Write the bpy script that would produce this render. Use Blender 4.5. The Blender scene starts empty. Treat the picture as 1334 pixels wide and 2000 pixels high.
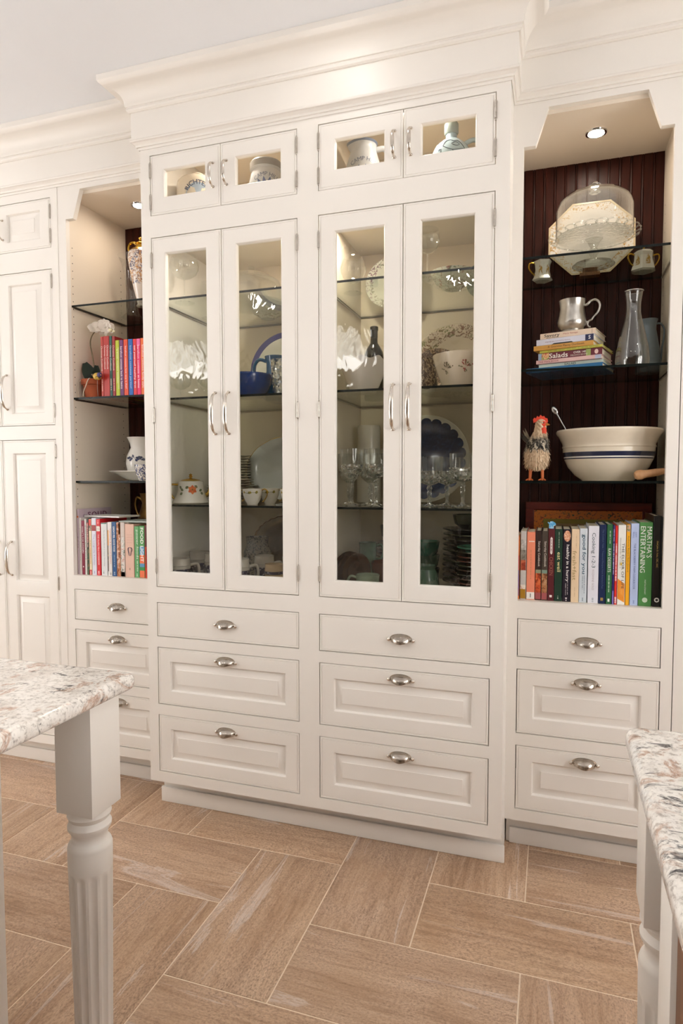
import bpy, bmesh, math, random
from mathutils import Vector, Matrix, Euler
from mathutils.geometry import tessellate_polygon
R = math.radians
PI = math.pi
random.seed(7)
S = bpy.context.scene
COL = S.collection

# ------------------------------------------------------------------ camera
cam_d = bpy.data.cameras.new("camera")
cam = bpy.data.objects.new("camera", cam_d)
COL.objects.link(cam)
cam_d.sensor_fit = 'HORIZONTAL'
cam_d.sensor_width = 36.0
cam_d.lens = 1243.627 / 1334 * 36.0
cam_d.clip_start = 0.02
_r = Vector((0.949310186, 0.314340226, -0.000626649))
_u = Vector((-0.01641198, 0.05155495, 0.99853529))
_f = Vector((-0.31391212, 0.94790944, -0.05410059))
cam.matrix_world = Matrix(((_r.x, _u.x, -_f.x, 1.47232807), (_r.y, _u.y, -_f.y, -2.07222278),
                           (_r.z, _u.z, -_f.z, 1.30187962), (0, 0, 0, 1)))
S.camera = cam

# ------------------------------------------------------------------ world, exposure
W = bpy.data.worlds.new("world")
S.world = W
W.use_nodes = True
W.node_tree.nodes["Background"].inputs[0].default_value = (1.0, .98, .958, 1)
W.node_tree.nodes["Background"].inputs[1].default_value = 6.7
S.view_settings.view_transform = 'Standard'
S.view_settings.look = 'None'
S.view_settings.gamma = 1.0
S.view_settings.use_curve_mapping = False
S.view_settings.exposure = 0.19
S.cycles.max_bounces = 10
S.cycles.transparent_max_bounces = 24
S.cycles.sample_clamp_indirect = 6.0
CAN_L = 44.0        # recessed ceiling lamps
PUCK_L = 170.0       # small lamps in the open bays
SHADE_L = 4.5       # pendant shades over the island


def srgb(h):
    h = h.lstrip('#')
    v = [int(h[i:i + 2], 16) / 255 for i in (0, 2, 4)]
    return tuple((c / 12.92 if c <= .04045 else ((c + .055) / 1.055) ** 2.4) for c in v) + (1,)


# ------------------------------------------------------------------ materials
MATS = {}


class NT:
    def __init__(self, name):
        self.m = bpy.data.materials.new(name)
        self.m.use_nodes = True
        self.t = self.m.node_tree
        self.n = self.t.nodes
        self.b = self.n.get("Principled BSDF")
        self.out = self.n.get("Material Output")

    def node(self, kind, **kw):
        nd = self.n.new(kind)
        for k, v in kw.items():
            if hasattr(nd, k) and not k.startswith('i_'):
                setattr(nd, k, v)
        return nd

    def link(self, a, b):
        self.t.links.new(a, b)

    def coord(self, scale=(1, 1, 1), which='Object', rnd=0.0):
        tc = self.node('ShaderNodeTexCoord')
        mp = self.node('ShaderNodeMapping')
        mp.inputs['Scale'].default_value = scale
        self.link(tc.outputs[which], mp.inputs['Vector'])
        if rnd:
            oi = self.node('ShaderNodeObjectInfo')
            mu = self.node('ShaderNodeMath', operation='MULTIPLY')
            mu.inputs[1].default_value = rnd
            self.link(oi.outputs['Random'], mu.inputs[0])
            self.link(mu.outputs[0], mp.inputs['Location'])
        return mp.outputs[0]

    def noise(self, vec, scale, detail=3, rough=.5, dist=0):
        nd = self.node('ShaderNodeTexNoise')
        nd.inputs['Scale'].default_value = scale
        nd.inputs['Detail'].default_value = detail
        nd.inputs['Roughness'].default_value = rough
        nd.inputs['Distortion'].default_value = dist
        self.link(vec, nd.inputs['Vector'])
        return nd.outputs['Fac']

    def ramp(self, fac, stops, interp='LINEAR'):
        nd = self.node('ShaderNodeValToRGB')
        cr = nd.color_ramp
        cr.interpolation = interp
        while len(cr.elements) < len(stops):
            cr.elements.new(0.5)
        for e, (p, c) in zip(cr.elements, stops):
            e.position = p
            e.color = c if len(c) == 4 else tuple(c) + (1,)
        self.link(fac, nd.inputs[0])
        return nd.outputs[0]

    def mix(self, fac, a, b):
        nd = self.node('ShaderNodeMix', data_type='RGBA')
        for v, i in ((fac, 0), (a, 6), (b, 7)):
            if hasattr(v, 'links'):
                self.link(v, nd.inputs[i])
            else:
                nd.inputs[i].default_value = v
        return nd.outputs[2]

    def bump(self, h, strength=.2, dist=.002):
        nd = self.node('ShaderNodeBump')
        nd.inputs['Strength'].default_value = strength
        nd.inputs['Distance'].default_value = dist
        self.link(h, nd.inputs['Height'])
        self.link(nd.outputs[0], self.b.inputs['Normal'])
        return nd.outputs[0]

    def base(self, c):
        if hasattr(c, 'links'):
            self.link(c, self.b.inputs['Base Color'])
        else:
            self.b.inputs['Base Color'].default_value = c

    def set(self, **kw):
        for k, v in kw.items():
            self.b.inputs[k.replace('_', ' ')].default_value = v


def plain(name, hexc, rough=.5, metal=0.0, vary=.06, scale=20, bump=0.0, coat=0.0):
    """a plain coloured surface with a faint procedural unevenness"""
    if name in MATS:
        return MATS[name]
    a = NT(name)
    c = srgb(hexc) if isinstance(hexc, str) else hexc
    f = a.noise(a.coord(), scale, 4)
    lo = tuple(x * (1 - vary) for x in c[:3]) + (1,)
    hi = tuple(min(1, x * (1 + vary)) for x in c[:3]) + (1,)
    a.base(a.ramp(f, [(.3, lo), (.7, hi)]))
    a.set(Roughness=rough, Metallic=metal)
    if coat:
        a.b.inputs['Coat Weight'].default_value = coat
        a.b.inputs['Coat Roughness'].default_value = .08
    if bump:
        a.bump(f, bump, .001)
    MATS[name] = a.m
    return a.m


def glassy(name, tint=(.96, .98, .97, 1), wave=0.0, wscale=9, rough=.0, ior=1.5, facet=0.0, fscale=220, gain=1.0):
    """clear glass that light passes straight through, with its Fresnel reflection"""
    if name in MATS:
        return MATS[name]
    a = NT(name)
    a.n.remove(a.b)
    tr = a.node('ShaderNodeBsdfTransparent')
    tr.inputs[0].default_value = tint
    gl = a.node('ShaderNodeBsdfGlossy')
    gl.inputs['Roughness'].default_value = rough
    gl.inputs['Color'].default_value = (1, 1, 1, 1)
    fr = a.node('ShaderNodeFresnel')
    # the same reflection from inside and outside: the light is not bent on its way through
    geo = a.node('ShaderNodeNewGeometry')
    mr = a.node('ShaderNodeMapRange')
    mr.inputs[3].default_value, mr.inputs[4].default_value = ior, 1 / ior
    a.link(geo.outputs['Backfacing'], mr.inputs[0])
    a.link(mr.outputs[0], fr.inputs['IOR'])
    mx = a.node('ShaderNodeMixShader')
    a.link(tr.outputs[0], mx.inputs[1])
    a.link(gl.outputs[0], mx.inputs[2])
    fac = fr.outputs[0]
    if gain != 1.0:
        mu = a.node('ShaderNodeMath', operation='MULTIPLY', use_clamp=True)
        mu.inputs[1].default_value = gain
        a.link(fac, mu.inputs[0])
        fac = mu.outputs[0]
    a.link(fac, mx.inputs[0])
    a.link(mx.outputs[0], a.out.inputs[0])
    h = None
    if wave:
        h = a.noise(a.coord((1, 1, .55)), wscale, 2, .5, .6)
        d = wave
    if facet:
        v = a.node('ShaderNodeTexVoronoi')
        v.inputs['Scale'].default_value = fscale
        a.link(a.coord(), v.inputs['Vector'])
        # every cell of the cut pattern is a little flat facet with its own direction
        vm = a.node('ShaderNodeVectorMath', operation='SUBTRACT')
        vm.inputs[1].default_value = (.5, .5, .5)
        a.link(v.outputs['Color'], vm.inputs[0])
        vs_ = a.node('ShaderNodeVectorMath', operation='SCALE')
        vs_.inputs['Scale'].default_value = facet
        a.link(vm.outputs[0], vs_.inputs[0])
        va = a.node('ShaderNodeVectorMath', operation='ADD')
        a.link(vs_.outputs[0], va.inputs[0])
        a.link(geo.outputs['Normal'], va.inputs[1])
        vn = a.node('ShaderNodeVectorMath', operation='NORMALIZE')
        a.link(va.outputs[0], vn.inputs[0])
        a.link(vn.outputs[0], gl.inputs['Normal'])
    if h is not None:
        bp = a.node('ShaderNodeBump')
        bp.inputs['Strength'].default_value = 1.0
        bp.inputs['Distance'].default_value = d
        a.link(h, bp.inputs['Height'])
        a.link(bp.outputs[0], gl.inputs['Normal'])
        a.link(bp.outputs[0], fr.inputs['Normal'])
    MATS[name] = a.m
    return a.m


def emit(name, col, strength):
    if name in MATS:
        return MATS[name]
    a = NT(name)
    a.n.remove(a.b)
    e = a.node('ShaderNodeEmission')
    e.inputs[0].default_value = col
    e.inputs[1].default_value = strength
    a.link(e.outputs[0], a.out.inputs[0])
    MATS[name] = a.m
    return a.m


PAINT = plain('cream_paint', (.86, .818, .762, 1), .40, vary=.012, scale=3)
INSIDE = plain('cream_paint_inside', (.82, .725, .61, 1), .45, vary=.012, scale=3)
CEIL = plain('ceiling_paint', (.86, .875, .91, 1), .8, vary=.01, scale=2)
WALLP = plain('wall_paint', '#b3a896', .7, vary=.02)
PEWTER = plain('brushed_pewter', '#d6cec4', .22, 1.0, vary=.12, scale=60)
STEEL = plain('hinge_steel', '#c0b9b0', .3, 1.0, vary=.1, scale=80)
CHROME = plain('chrome', '#c9c9c9', .12, 1.0, vary=.03)
DARKHOLE = plain('dark_hole', '#241a12', .8)
GOLD = plain('gold_leaf', '#c39a3c', .25, 1.0, vary=.1)
WHITEC = plain('white_porcelain', '#ece9e2', .12, coat=.4, vary=.02)
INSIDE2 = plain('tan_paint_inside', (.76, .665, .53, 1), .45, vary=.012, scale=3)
CREAMC = plain('cream_stoneware', '#e3d8c4', .18, coat=.3, vary=.04)
NAVYC = plain('navy_glaze', '#16203f', .2, coat=.3)
PAGES = plain('book_pages', '#e6dcc6', .8, vary=.05, scale=90)
BRONZE = plain('bronze', '#8a6a3c', .35, 1.0, vary=.3, scale=30, bump=.3)
TERRA = plain('terracotta', '#a4502c', .75, vary=.18, scale=14, bump=.2)
PANE = glassy('door_glass', (.965, .965, .95, 1), wave=.0019, wscale=16, gain=.85)
PANEF = glassy('small_door_glass', (.955, .965, .955, 1), wave=.0007, wscale=9)
CLEAR = glassy('clear_glass', (.965, .97, .965, 1), gain=1.3)
CRYSTAL = glassy('cut_crystal', (.93, .94, .93, 1), facet=1.7, fscale=130, gain=4.0, ior=1.65, rough=.05)
RIBBED = glassy('ribbed_glass', (.92, .93, .92, 1), wave=.003, wscale=70, gain=1.5, ior=1.55)
SHELFG = glassy('shelf_glass', (.90, .93, .90, 1), ior=1.5)
EDGEG = plain('shelf_glass_edge', '#0f1513', .25, vary=.1)
EDGEG.node_tree.nodes['Principled BSDF'].inputs['Specular IOR Level'].default_value = .2


def m_board():
    a = NT('dark_red_board')
    f = a.noise(a.coord((14, 14, 1.2), rnd=30), 5, 5, .6)
    a.base(a.ramp(f, [(.25, srgb('#260d08')), (.75, srgb('#451c13'))]))
    a.set(Roughness=.42)
    a.b.inputs['Specular IOR Level'].default_value = .25
    a.bump(f, .08, .001)
    return a.m


def m_tile():
    a = NT('stone_floor_tile')
    streak = a.noise(a.coord((2.2, 24, 24), rnd=57), 2.2, 7, .68, .9)
    band = a.noise(a.coord((.7, 6, 6), rnd=31), 1.5, 3, .5, .8)
    patch = a.noise(a.coord((1, 1, 1), rnd=19), 5, 4, .6)
    grain = a.noise(a.coord((1, 1.7, 1), rnd=11), 125, 5, .8)
    vein = a.noise(a.coord((.75, 8, 8), rnd=83), 1.4, 7, .66, 1.3)
    oi = a.node('ShaderNodeObjectInfo')
    c1 = a.ramp(streak, [(.32, srgb('#86664c')), (.48, srgb('#b99b80')), (.60, srgb('#c8ac93')), (.72, srgb('#dcc6b0'))])
    c2 = a.ramp(band, [(.30, srgb('#9c795e')), (.5, srgb('#be9f84')), (.7, srgb('#d0b59b'))])
    c3 = a.mix(.42, c1, c2)
    c = a.mix(a.ramp(patch, [(.35, (0, 0, 0)), (.7, (.35, .35, .35))]), c3, srgb('#d2bba9'))
    tone = a.ramp(oi.outputs['Random'], [(0, (.90, .86, .83)), (.35, (1, .97, .94)), (.7, (.96, .90, .82)), (1, (1.03, 1.0, .98))])
    mu = a.node('ShaderNodeMix', data_type='RGBA', blend_type='MULTIPLY')
    mu.inputs[0].default_value = 1
    a.link(c, mu.inputs[6])
    a.link(tone, mu.inputs[7])
    g = a.ramp(grain, [(.36, (.50, .45, .42)), (.5, (.98, .98, .98)), (.66, (1.26, 1.25, 1.24))])
    mu2 = a.node('ShaderNodeMix', data_type='RGBA', blend_type='MULTIPLY')
    a.link(a.ramp(patch, [(.35, (.45, .45, .45)), (.62, (1, 1, 1))]), mu2.inputs[0])
    a.link(mu.outputs[2], mu2.inputs[6])
    a.link(g, mu2.inputs[7])
    v = a.ramp(vein, [(.60, (0, 0, 0)), (.65, (.5, .5, .5)), (.665, (.10, .10, .10)), (.72, (.30, .30, .30)), (.80, (.55, .55, .55))])
    a.base(a.mix(v, mu2.outputs[2], srgb('#ece2dc')))
    a.set(Roughness=.42)
    a.bump(grain, .12, .0008)
    return a.m


def m_granite():
    a = NT('granite')
    co = a.coord((1, 1, 1))
    big = a.noise(co, 5, 5, .6, 1.0)
    mid = a.noise(a.coord((1.0, 1.9, 1)), 17, 7, .7, 1.3)
    rust = a.noise(a.coord((1.3, 1, 1)), 9, 6, .65, 1.6)
    fine = a.noise(co, 120, 3, .7)
    mott = a.noise(co, 46, 6, .72, .8)
    base = a.ramp(big, [(.3, srgb('#d3c9bf')), (.46, srgb('#eae5de')), (.6, srgb('#f1ede7')), (.72, srgb('#dfe3e4'))])
    base = a.mix(a.ramp(mott, [(.50, (0, 0, 0)), (.64, (.36, .36, .36))]), base, srgb('#a99f98'))
    base = a.mix(a.ramp(rust, [(.53, (0, 0, 0)), (.60, (.7, .7, .7)), (.64, (.15, .15, .15)), (.70, (.5, .5, .5)), (.74, (0, 0, 0))]), base, srgb('#b1805e'))
    dark = a.ramp(mid, [(.575, (0, 0, 0)), (.64, (.8, .8, .8)), (.72, (1, 1, 1))])
    base = a.mix(dark, base, srgb('#3f3e42'))
    gr = a.ramp(fine, [(.36, (.60, .57, .55)), (.48, (1, 1, 1)), (.66, (1.08, 1.08, 1.08))])
    mu = a.node('ShaderNodeMix', data_type='RGBA', blend_type='MULTIPLY')
    mu.inputs[0].default_value = .85
    a.link(base, mu.inputs[6])
    a.link(gr, mu.inputs[7])
    a.base(mu.outputs[2])
    a.set(Roughness=.12)
    return a.m


def m_wood(name, lo, hi, rough=.4, sc=(2, 2, 30), s=3):
    a = NT(name)
    f = a.noise(a.coord(sc), s, 5, .6, .6)
    a.base(a.ramp(f, [(.25, srgb(lo)), (.75, srgb(hi))]))
    a.set(Roughness=rough)
    return a.m


BOARD = m_board()
TILE = m_tile()
GRANITE = m_granite()
GROUT = plain('tile_grout', '#f0dcc4', .8, vary=.08, scale=40)
WALNUT = m_wood('walnut_veneer', '#5f3a22', '#855634', .35, (14, 14, 1.5), 3)


def m_spots(name, ground, spots, scale=40, lo=.55, hi=.62, rough=.15, z0=None, z1=None, second=None, axis='z', radial=None):
    """a glazed ground with printed sprays of pattern, optionally kept to a band (object z) or a rim (object radius)"""
    a = NT(name)
    co = a.coord()
    f = a.noise(co, scale, 3, .6, 1.8)
    m = a.ramp(f, [(lo, (0, 0, 0)), (hi, (1, 1, 1))])
    f2 = a.noise(co, scale * .37, 2, .5, 1.0)
    col = a.ramp(f2, [(.42, srgb(spots)), (.58, srgb(second or spots))])
    sep = a.node('ShaderNodeSeparateXYZ')
    tc = a.node('ShaderNodeTexCoord')
    a.link(tc.outputs['Object'], sep.inputs[0])
    val = None
    if radial:
        ln = a.node('ShaderNodeVectorMath', operation='LENGTH')
        a.link(tc.outputs['Object'], ln.inputs[0])
        val, (b0, b1) = ln.outputs['Value'], radial
    elif z0 is not None:
        val, b0, b1 = sep.outputs['Z'], z0, z1
    if val is not None:
        g1 = a.node('ShaderNodeMath', operation='GREATER_THAN')
        g1.inputs[1].default_value = b0
        g2 = a.node('ShaderNodeMath', operation='LESS_THAN')
        g2.inputs[1].default_value = b1
        a.link(val, g1.inputs[0])
        a.link(val, g2.inputs[0])
        mm = a.node('ShaderNodeMath', operation='MULTIPLY')
        a.link(g1.outputs[0], mm.inputs[0])
        a.link(g2.outputs[0], mm.inputs[1])
        m3 = a.node('ShaderNodeMath', operation='MULTIPLY')
        a.link(mm.outputs[0], m3.inputs[0])
        a.link(m, m3.inputs[1])
        m = m3.outputs[0]
    a.base(a.mix(m, srgb(ground), col))
    a.set(Roughness=rough)
    a.b.inputs['Coat Weight'].default_value = .3
    return a.m


# ------------------------------------------------------------------ mesh helpers
ORG = {}


def finish(bm, smooth=35, recalc=True):
    me = bpy.data.meshes.new("m")
    if recalc:
        bmesh.ops.recalc_face_normals(bm, faces=bm.faces[:])
    bm.to_mesh(me)
    bm.free()
    if smooth:
        for p in me.polygons:
            p.use_smooth = True
        me.set_sharp_from_angle(angle=R(smooth))
    return me


def tag(o, label=None, cat=None, group=None, kind=None):
    if label:
        o['label'] = label
    if cat:
        o['category'] = cat
    if group:
        o['group'] = group
    if kind:
        o['kind'] = kind
    return o


def thing(name, label, cat, loc=(0, 0, 0), rot=(0, 0, 0), group=None):
    o = bpy.data.objects.new(name, None)
    o.empty_display_size = .05
    COL.objects.link(o)
    o.location = loc
    o.rotation_euler = rot
    ORG[o] = Vector(loc)
    return tag(o, label, cat, group)


def obj(name, bm, mat, parent=None, loc=(0, 0, 0), rot=(0, 0, 0), world=False, smooth=35, kind=None, label=None, recalc=True):
    """link a bmesh (or a mesh) as one object; world=True: geometry is in world coordinates"""
    me = bm if isinstance(bm, bpy.types.Mesh) else finish(bm, smooth, recalc)
    me.name = name
    o = bpy.data.objects.new(name, me)
    mats = mat if isinstance(mat, (list, tuple)) else [mat]
    if not me.materials:
        for m in mats:
            me.materials.append(m)
    COL.objects.link(o)
    o.rotation_euler = rot
    loc = Vector(loc)
    if parent is not None:
        o.parent = parent
        org = ORG.get(parent, Vector((0, 0, 0)))
        if world:
            loc = loc - org
        ORG[o] = org + loc
    else:
        ORG[o] = loc
    o.location = loc
    if kind:
        o['kind'] = kind
    if label:
        o['label'] = label
    return o


def wobj(name, bm, mat, parent=None, **kw):
    return obj(name, bm, mat, parent, world=True, **kw)


def box(x0, x1, y0, y1, z0, z1, bm=None, bev=0.0):
    bm = bm or bmesh.new()
    v = [bm.verts.new((x, y, z)) for z in (z0, z1) for (x, y) in ((x0, y0), (x1, y0), (x1, y1), (x0, y1))]
    fs = []
    for f in ((3, 2, 1, 0), (4, 5, 6, 7), (0, 1, 5, 4), (1, 2, 6, 5), (2, 3, 7, 6), (3, 0, 4, 7)):
        fs.append(bm.faces.new([v[i] for i in f]))
    if bev:
        es = list({e for f in fs for e in f.edges})
        bmesh.ops.bevel(bm, geom=es, offset=bev, segments=2, profile=.5, affect='EDGES', clamp_overlap=True)
    return bm


def plate(loops, y0, y1, bm=None, axis='y'):
    """flat board from an outer loop and hole loops given as (x, z), between y0 (front) and y1 (back)"""
    bm = bm or bmesh.new()
    tri = tessellate_polygon([[Vector((a, b, 0)) for a, b in lp] for lp in loops])
    flat = [p for lp in loops for p in lp]

    def P(p, d):
        if axis == 'y':
            return (p[0], d, p[1])
        if axis == 'z':
            return (p[0], p[1], d)
        return (d, p[0], p[1])
    fv = [bm.verts.new(P(p, y0)) for p in flat]
    bv = [bm.verts.new(P(p, y1)) for p in flat]
    for t in tri:
        try:
            bm.faces.new([fv[i] for i in t])
            bm.faces.new([bv[i] for i in reversed(t)])
        except ValueError:
            pass
    k = 0
    for lp in loops:
        n = len(lp)
        for i in range(n):
            a, b = k + i, k + (i + 1) % n
            bm.faces.new((fv[a], fv[b], bv[b], bv[a]))
        k += n
    return bm


def rect(x0, x1, z0, z1):
    return [(x0, z0), (x1, z0), (x1, z1), (x0, z1)]


BEAD = [(0, .018), (0, .0015), (.0012, .0002), (.005, .0002), (.0062, .0018), (.0074, .0018), (.0082, 0.0)]
STICK = [(0, 0), (.0035, .0012), (.0065, .006), (.0075, .010), (.0095, .0105)]
FIELD = [(.0115, .0105), (.032, .0035), (.034, .0015)]
GLASS_ST = [(0, 0), (.003, .0012), (.006, .006), (.0068, .018)]


def ring_bridge(bm, rings, close=True):
    for a, b in zip(rings, rings[1:]):
        n = len(a)
        for i in range(n):
            bm.faces.new((a[i], a[(i + 1) % n], b[(i + 1) % n], b[i]))


def front_mesh(x0, x1, z0, z1, y, panels=(), glass=False):
    """door or drawer front: beaded edge, flat rails, sunk sticking and raised fields (or open for glass)"""
    bm = bmesh.new()

    def loop(r, off, d):
        a, b, c, e = r
        return [bm.verts.new(p) for p in ((a + off, y + d, c + off), (b - off, y + d, c + off), (b - off, y + d, e - off), (a + off, y + d, e - off))]
    rings = [loop((x0, x1, z0, z1), o, d) for o, d in BEAD]
    ring_bridge(bm, rings)
    if not glass:
        bm.faces.new(rings[0])
    inner = rings[-1]
    holes = [[loop(p, o, d) for o, d in (GLASS_ST if glass else STICK + FIELD)] for p in panels]
    loops = [inner] + [h[0] for h in holes]
    allv = [v for lp in loops for v in lp]
    for t in tessellate_polygon([[Vector((v.co.x, v.co.z, 0)) for v in lp] for lp in loops]):
        bm.faces.new([allv[i] for i in t])
    for h in holes:
        ring_bridge(bm, h)
        if not glass:
            bm.faces.new(h[-1])
    if glass:
        n = 4
        outer = rings[0]
        h = holes[0][-1]
        for i in range(n):
            bm.faces.new((outer[i], outer[(i + 1) % n], h[(i + 1) % n], h[i]))
    return bm


def lathe(prof, seg=32, bm=None, cap=True, sx=1, sy=1, mod=None):
    """revolve (radius, z) pairs about z"""
    bm = bm or bmesh.new()
    rings = []
    for r, z in prof:
        if r < 1e-6:
            rings.append([bm.verts.new((0, 0, z))])
        else:
            rings.append([bm.verts.new(((r * (mod(i / seg, r, z) if mod else 1)) * math.cos(2 * PI * i / seg) * sx,
                                        (r * (mod(i / seg, r, z) if mod else 1)) * math.sin(2 * PI * i / seg) * sy, z)) for i in range(seg)])
    for a, b in zip(rings, rings[1:]):
        if len(a) == 1 and len(b) == 1:
            continue
        for i in range(seg):
            j = (i + 1) % seg
            if len(a) == 1:
                bm.faces.new((a[0], b[j], b[i]))
            elif len(b) == 1:
                bm.faces.new((a[i], a[j], b[0]))
            else:
                bm.faces.new((a[i], a[j], b[j], b[i]))
    if cap:
        for rr in (rings[0], rings[-1]):
            if len(rr) > 2:
                bm.faces.new(rr)
    return bm


def wall_prof(out, t, zi=None):
    """closed vessel: outer profile from the foot up, then back down inside"""
    inner = [(max(r - t, .001), z) for r, z in reversed(out) if z > out[0][1] + t * 1.2]
    zb = out[0][1] + t * 1.5
    return [(0, out[0][1])] + out + inner + [(0, zb)]


def tube(pts, rad, seg=8, bm=None, flat=None, cap=True, sm=0):
    """sweep a round (or flattened) section along points; rad may be a list"""
    bm = bm or bmesh.new()
    P = [Vector(p) for p in pts]
    if sm and len(P) > 2:
        rr = rad if isinstance(rad, (list, tuple)) else [rad] * len(P)
        Q, q = [], []
        for i in range(len(P) - 1):
            a, b, c_, d = P[max(i - 1, 0)], P[i], P[i + 1], P[min(i + 2, len(P) - 1)]
            for k in range(sm):
                t_ = k / sm
                Q.append(.5 * ((2 * b) + (c_ - a) * t_ + (2 * a - 5 * b + 4 * c_ - d) * t_ ** 2 + (3 * b - a - 3 * c_ + d) * t_ ** 3))
                q.append(rr[i] + (rr[i + 1] - rr[i]) * t_)
        P, rad = Q + [P[-1]], q + [rr[-1]]
    n = len(P)
    rads = rad if isinstance(rad, (list, tuple)) else [rad] * n
    rings = []
    prev = None
    for i, p in enumerate(P):
        t = (P[min(i + 1, n - 1)] - P[max(i - 1, 0)]).normalized()
        if prev is None:
            up = Vector((0, 0, 1)) if abs(t.z) < .9 else Vector((1, 0, 0))
            a = t.cross(up).normalized()
        else:
            a = (prev - t * prev.dot(t)).normalized()
        b = t.cross(a)
        prev = a
        fa, fb = flat if flat else (1, 1)
        rings.append([bm.verts.new(p + (a * math.cos(2 * PI * k / seg) * fa + b * math.sin(2 * PI * k / seg) * fb) * rads[i]) for k in range(seg)])
    ring_bridge(bm, rings)
    if cap:
        bm.faces.new(rings[0])
        bm.faces.new(rings[-1])
    return bm


def arc(c, r, a0, a1, n, plane='xz', sy=1.0):
    out = []
    for i in range(n + 1):
        a = R(a0 + (a1 - a0) * i / n)
        u, v = r * math.cos(a), r * math.sin(a) * sy
        out.append((c[0] + u, c[1], c[2] + v) if plane == 'xz' else ((c[0], c[1] + u, c[2] + v) if plane == 'yz' else (c[0] + u, c[1] + v, c[2])))
    return out


def ball(c, r, bm=None, seg=10, sc=(1, 1, 1)):
    bm = bm or bmesh.new()
    m = Matrix.Translation(c) @ Matrix.Diagonal((sc[0], sc[1], sc[2], 1))
    bmesh.ops.create_uvsphere(bm, u_segments=seg, v_segments=max(6, seg // 2 + 1), radius=r, matrix=m)
    return bm


_FONT = None


def text_mesh(body, length, height, bold=0.0, keep=False, res=2):
    """lettering as a flat mesh, centred, fitted to length x height, in the XY plane"""
    cu = bpy.data.curves.new("t", 'FONT')
    cu.body = body
    cu.size = 1
    cu.resolution_u = res
    cu.offset = 0 if set(body) & set('MWNmw') else bold
    cu.align_x = 'LEFT'
    o = bpy.data.objects.new("t", cu)
    me = bpy.data.meshes.new_from_object(o)
    bpy.data.objects.remove(o)
    bpy.data.curves.remove(cu)
    xs = [v.co.x for v in me.vertices]
    ys = [v.co.y for v in me.vertices]
    x0, x1, y0, y1 = min(xs), max(xs), min(ys), max(ys)
    sx, sy = length / (x1 - x0), height / (y1 - y0)
    if keep:
        sx = sy = min(sx, sy)
    for v in me.vertices:
        v.co.x = (v.co.x - (x0 + x1) / 2) * sx
        v.co.y = (v.co.y - (y0 + y1) / 2) * sy
    return me


def dup(o, parent=None):
    c = o.copy()
    COL.objects.link(c)
    if parent is not None:
        c.parent = parent
    for ch in o.children:
        dup(ch, c)
    return c


def structure(o, label=None):
    o['kind'] = 'structure'
    if label:
        o['label'] = label
    return o


# ================================================================== SETTING
YS = 0.141      # plane of the recessed side units
ZC = 2.745      # ceiling height
# floor: grout bed and herringbone tiles laid in it
floor = structure(wobj('floor', box(-3.2, 4.2, -5.4, .78, -.06, -.0015), GROUT))
U = 0.2968
TX, TY = 0.5225, -0.6963
tm = finish(box(-U + .002, U - .002, -U / 2 + .002, U / 2 - .002, -.008, 0, bev=.0012), 30)
for i in range(-16, 17):
    for j in range(-9, 10):
        for k in (0, 1):
            if k == 0:
                x, y = TX + (i + 2 * j + .5) * U, TY + (i - 2 * j + 1) * U
            else:
                x, y = TX + (i + 2 * j + 2) * U, TY + (i - 2 * j + .5) * U
            if -2.3 < x < 2.95 and -2.35 < y < .55:
                obj('floor_tile', tm, TILE, floor, (x, y, 0), (0, 0, PI / 2 if k == 0 else 0))
structure(wobj('ceiling', box(-3.2, 4.2, -5.4, .78, ZC, ZC + .05), CEIL))
structure(wobj('wall_back', box(-3.2, 4.2, .765, .80, 0, ZC), WALLP))
# the rest of the room, behind and beside the camera: three walls with wide windows
WINS = []


FRONTP = plain('darkened_front_wall', '#5f564a', .7, vary=.03)  # unseen wall, coloured dark to dim its reflection in the door glass


def wall(name, axis, pos, th, a0, a1, openings, mat=None):
    structure(wobj(name, plate([rect(a0, a1, 0, ZC)] + [rect(*o) for o in openings], pos, pos + th, axis=axis), mat or WALLP))
    for o in openings:
        WINS.append(o)
        fr = plate([rect(o[0] + .001, o[1] - .001, o[2] + .001, o[3] - .001)] + [rect(a, b, o[2] + .07, o[3] - .07) for a, b in ((o[0] + .07, (o[0] + o[1]) / 2 - .03), ((o[0] + o[1]) / 2 + .03, o[1] - .07))], pos + th * .3, pos + th * .7, axis=axis)
        structure(wobj('window_%d' % len(WINS), fr, PAINT))


wall('wall_left', 'x', -3.2, -.12, -5.4, .765, [(-3.75, -2.3, .55, 2.35), (-2.1, -.65, .55, 2.35)])
wall('wall_right', 'x', 4.2, .12, -5.4, .765, [(-3.75, -2.3, .55, 2.35), (-2.1, -.65, .55, 2.35)])
wall('wall_front', 'y', -5.4, -.12, -3.2, 4.2, [], FRONTP)


def sweep(path, prof, mat, name):
    """mitred moulding: path of (x, y) seen from above, profile of (outwards, z)"""
    bm = bmesh.new()
    n = len(path)
    P = [Vector(p) for p in path]
    rings = []
    for i in range(n):
        d0 = (P[i] - P[i - 1]).normalized() if i else (P[1] - P[0]).normalized()
        d1 = (P[i + 1] - P[i]).normalized() if i < n - 1 else d0
        n0, n1 = Vector((d0.y, -d0.x)), Vector((d1.y, -d1.x))
        m = (n0 + n1)
        m = m / m.dot(n0) if m.length > 1e-6 else n0
        rings.append([bm.verts.new((P[i].x + m.x * o, P[i].y + m.y * o, z)) for o, z in prof])
    ring_bridge(bm, rings)
    bm.faces.new(rings[0])
    bm.faces.new(rings[-1])
    return structure(wobj(name, bm, mat, smooth=28))


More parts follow.
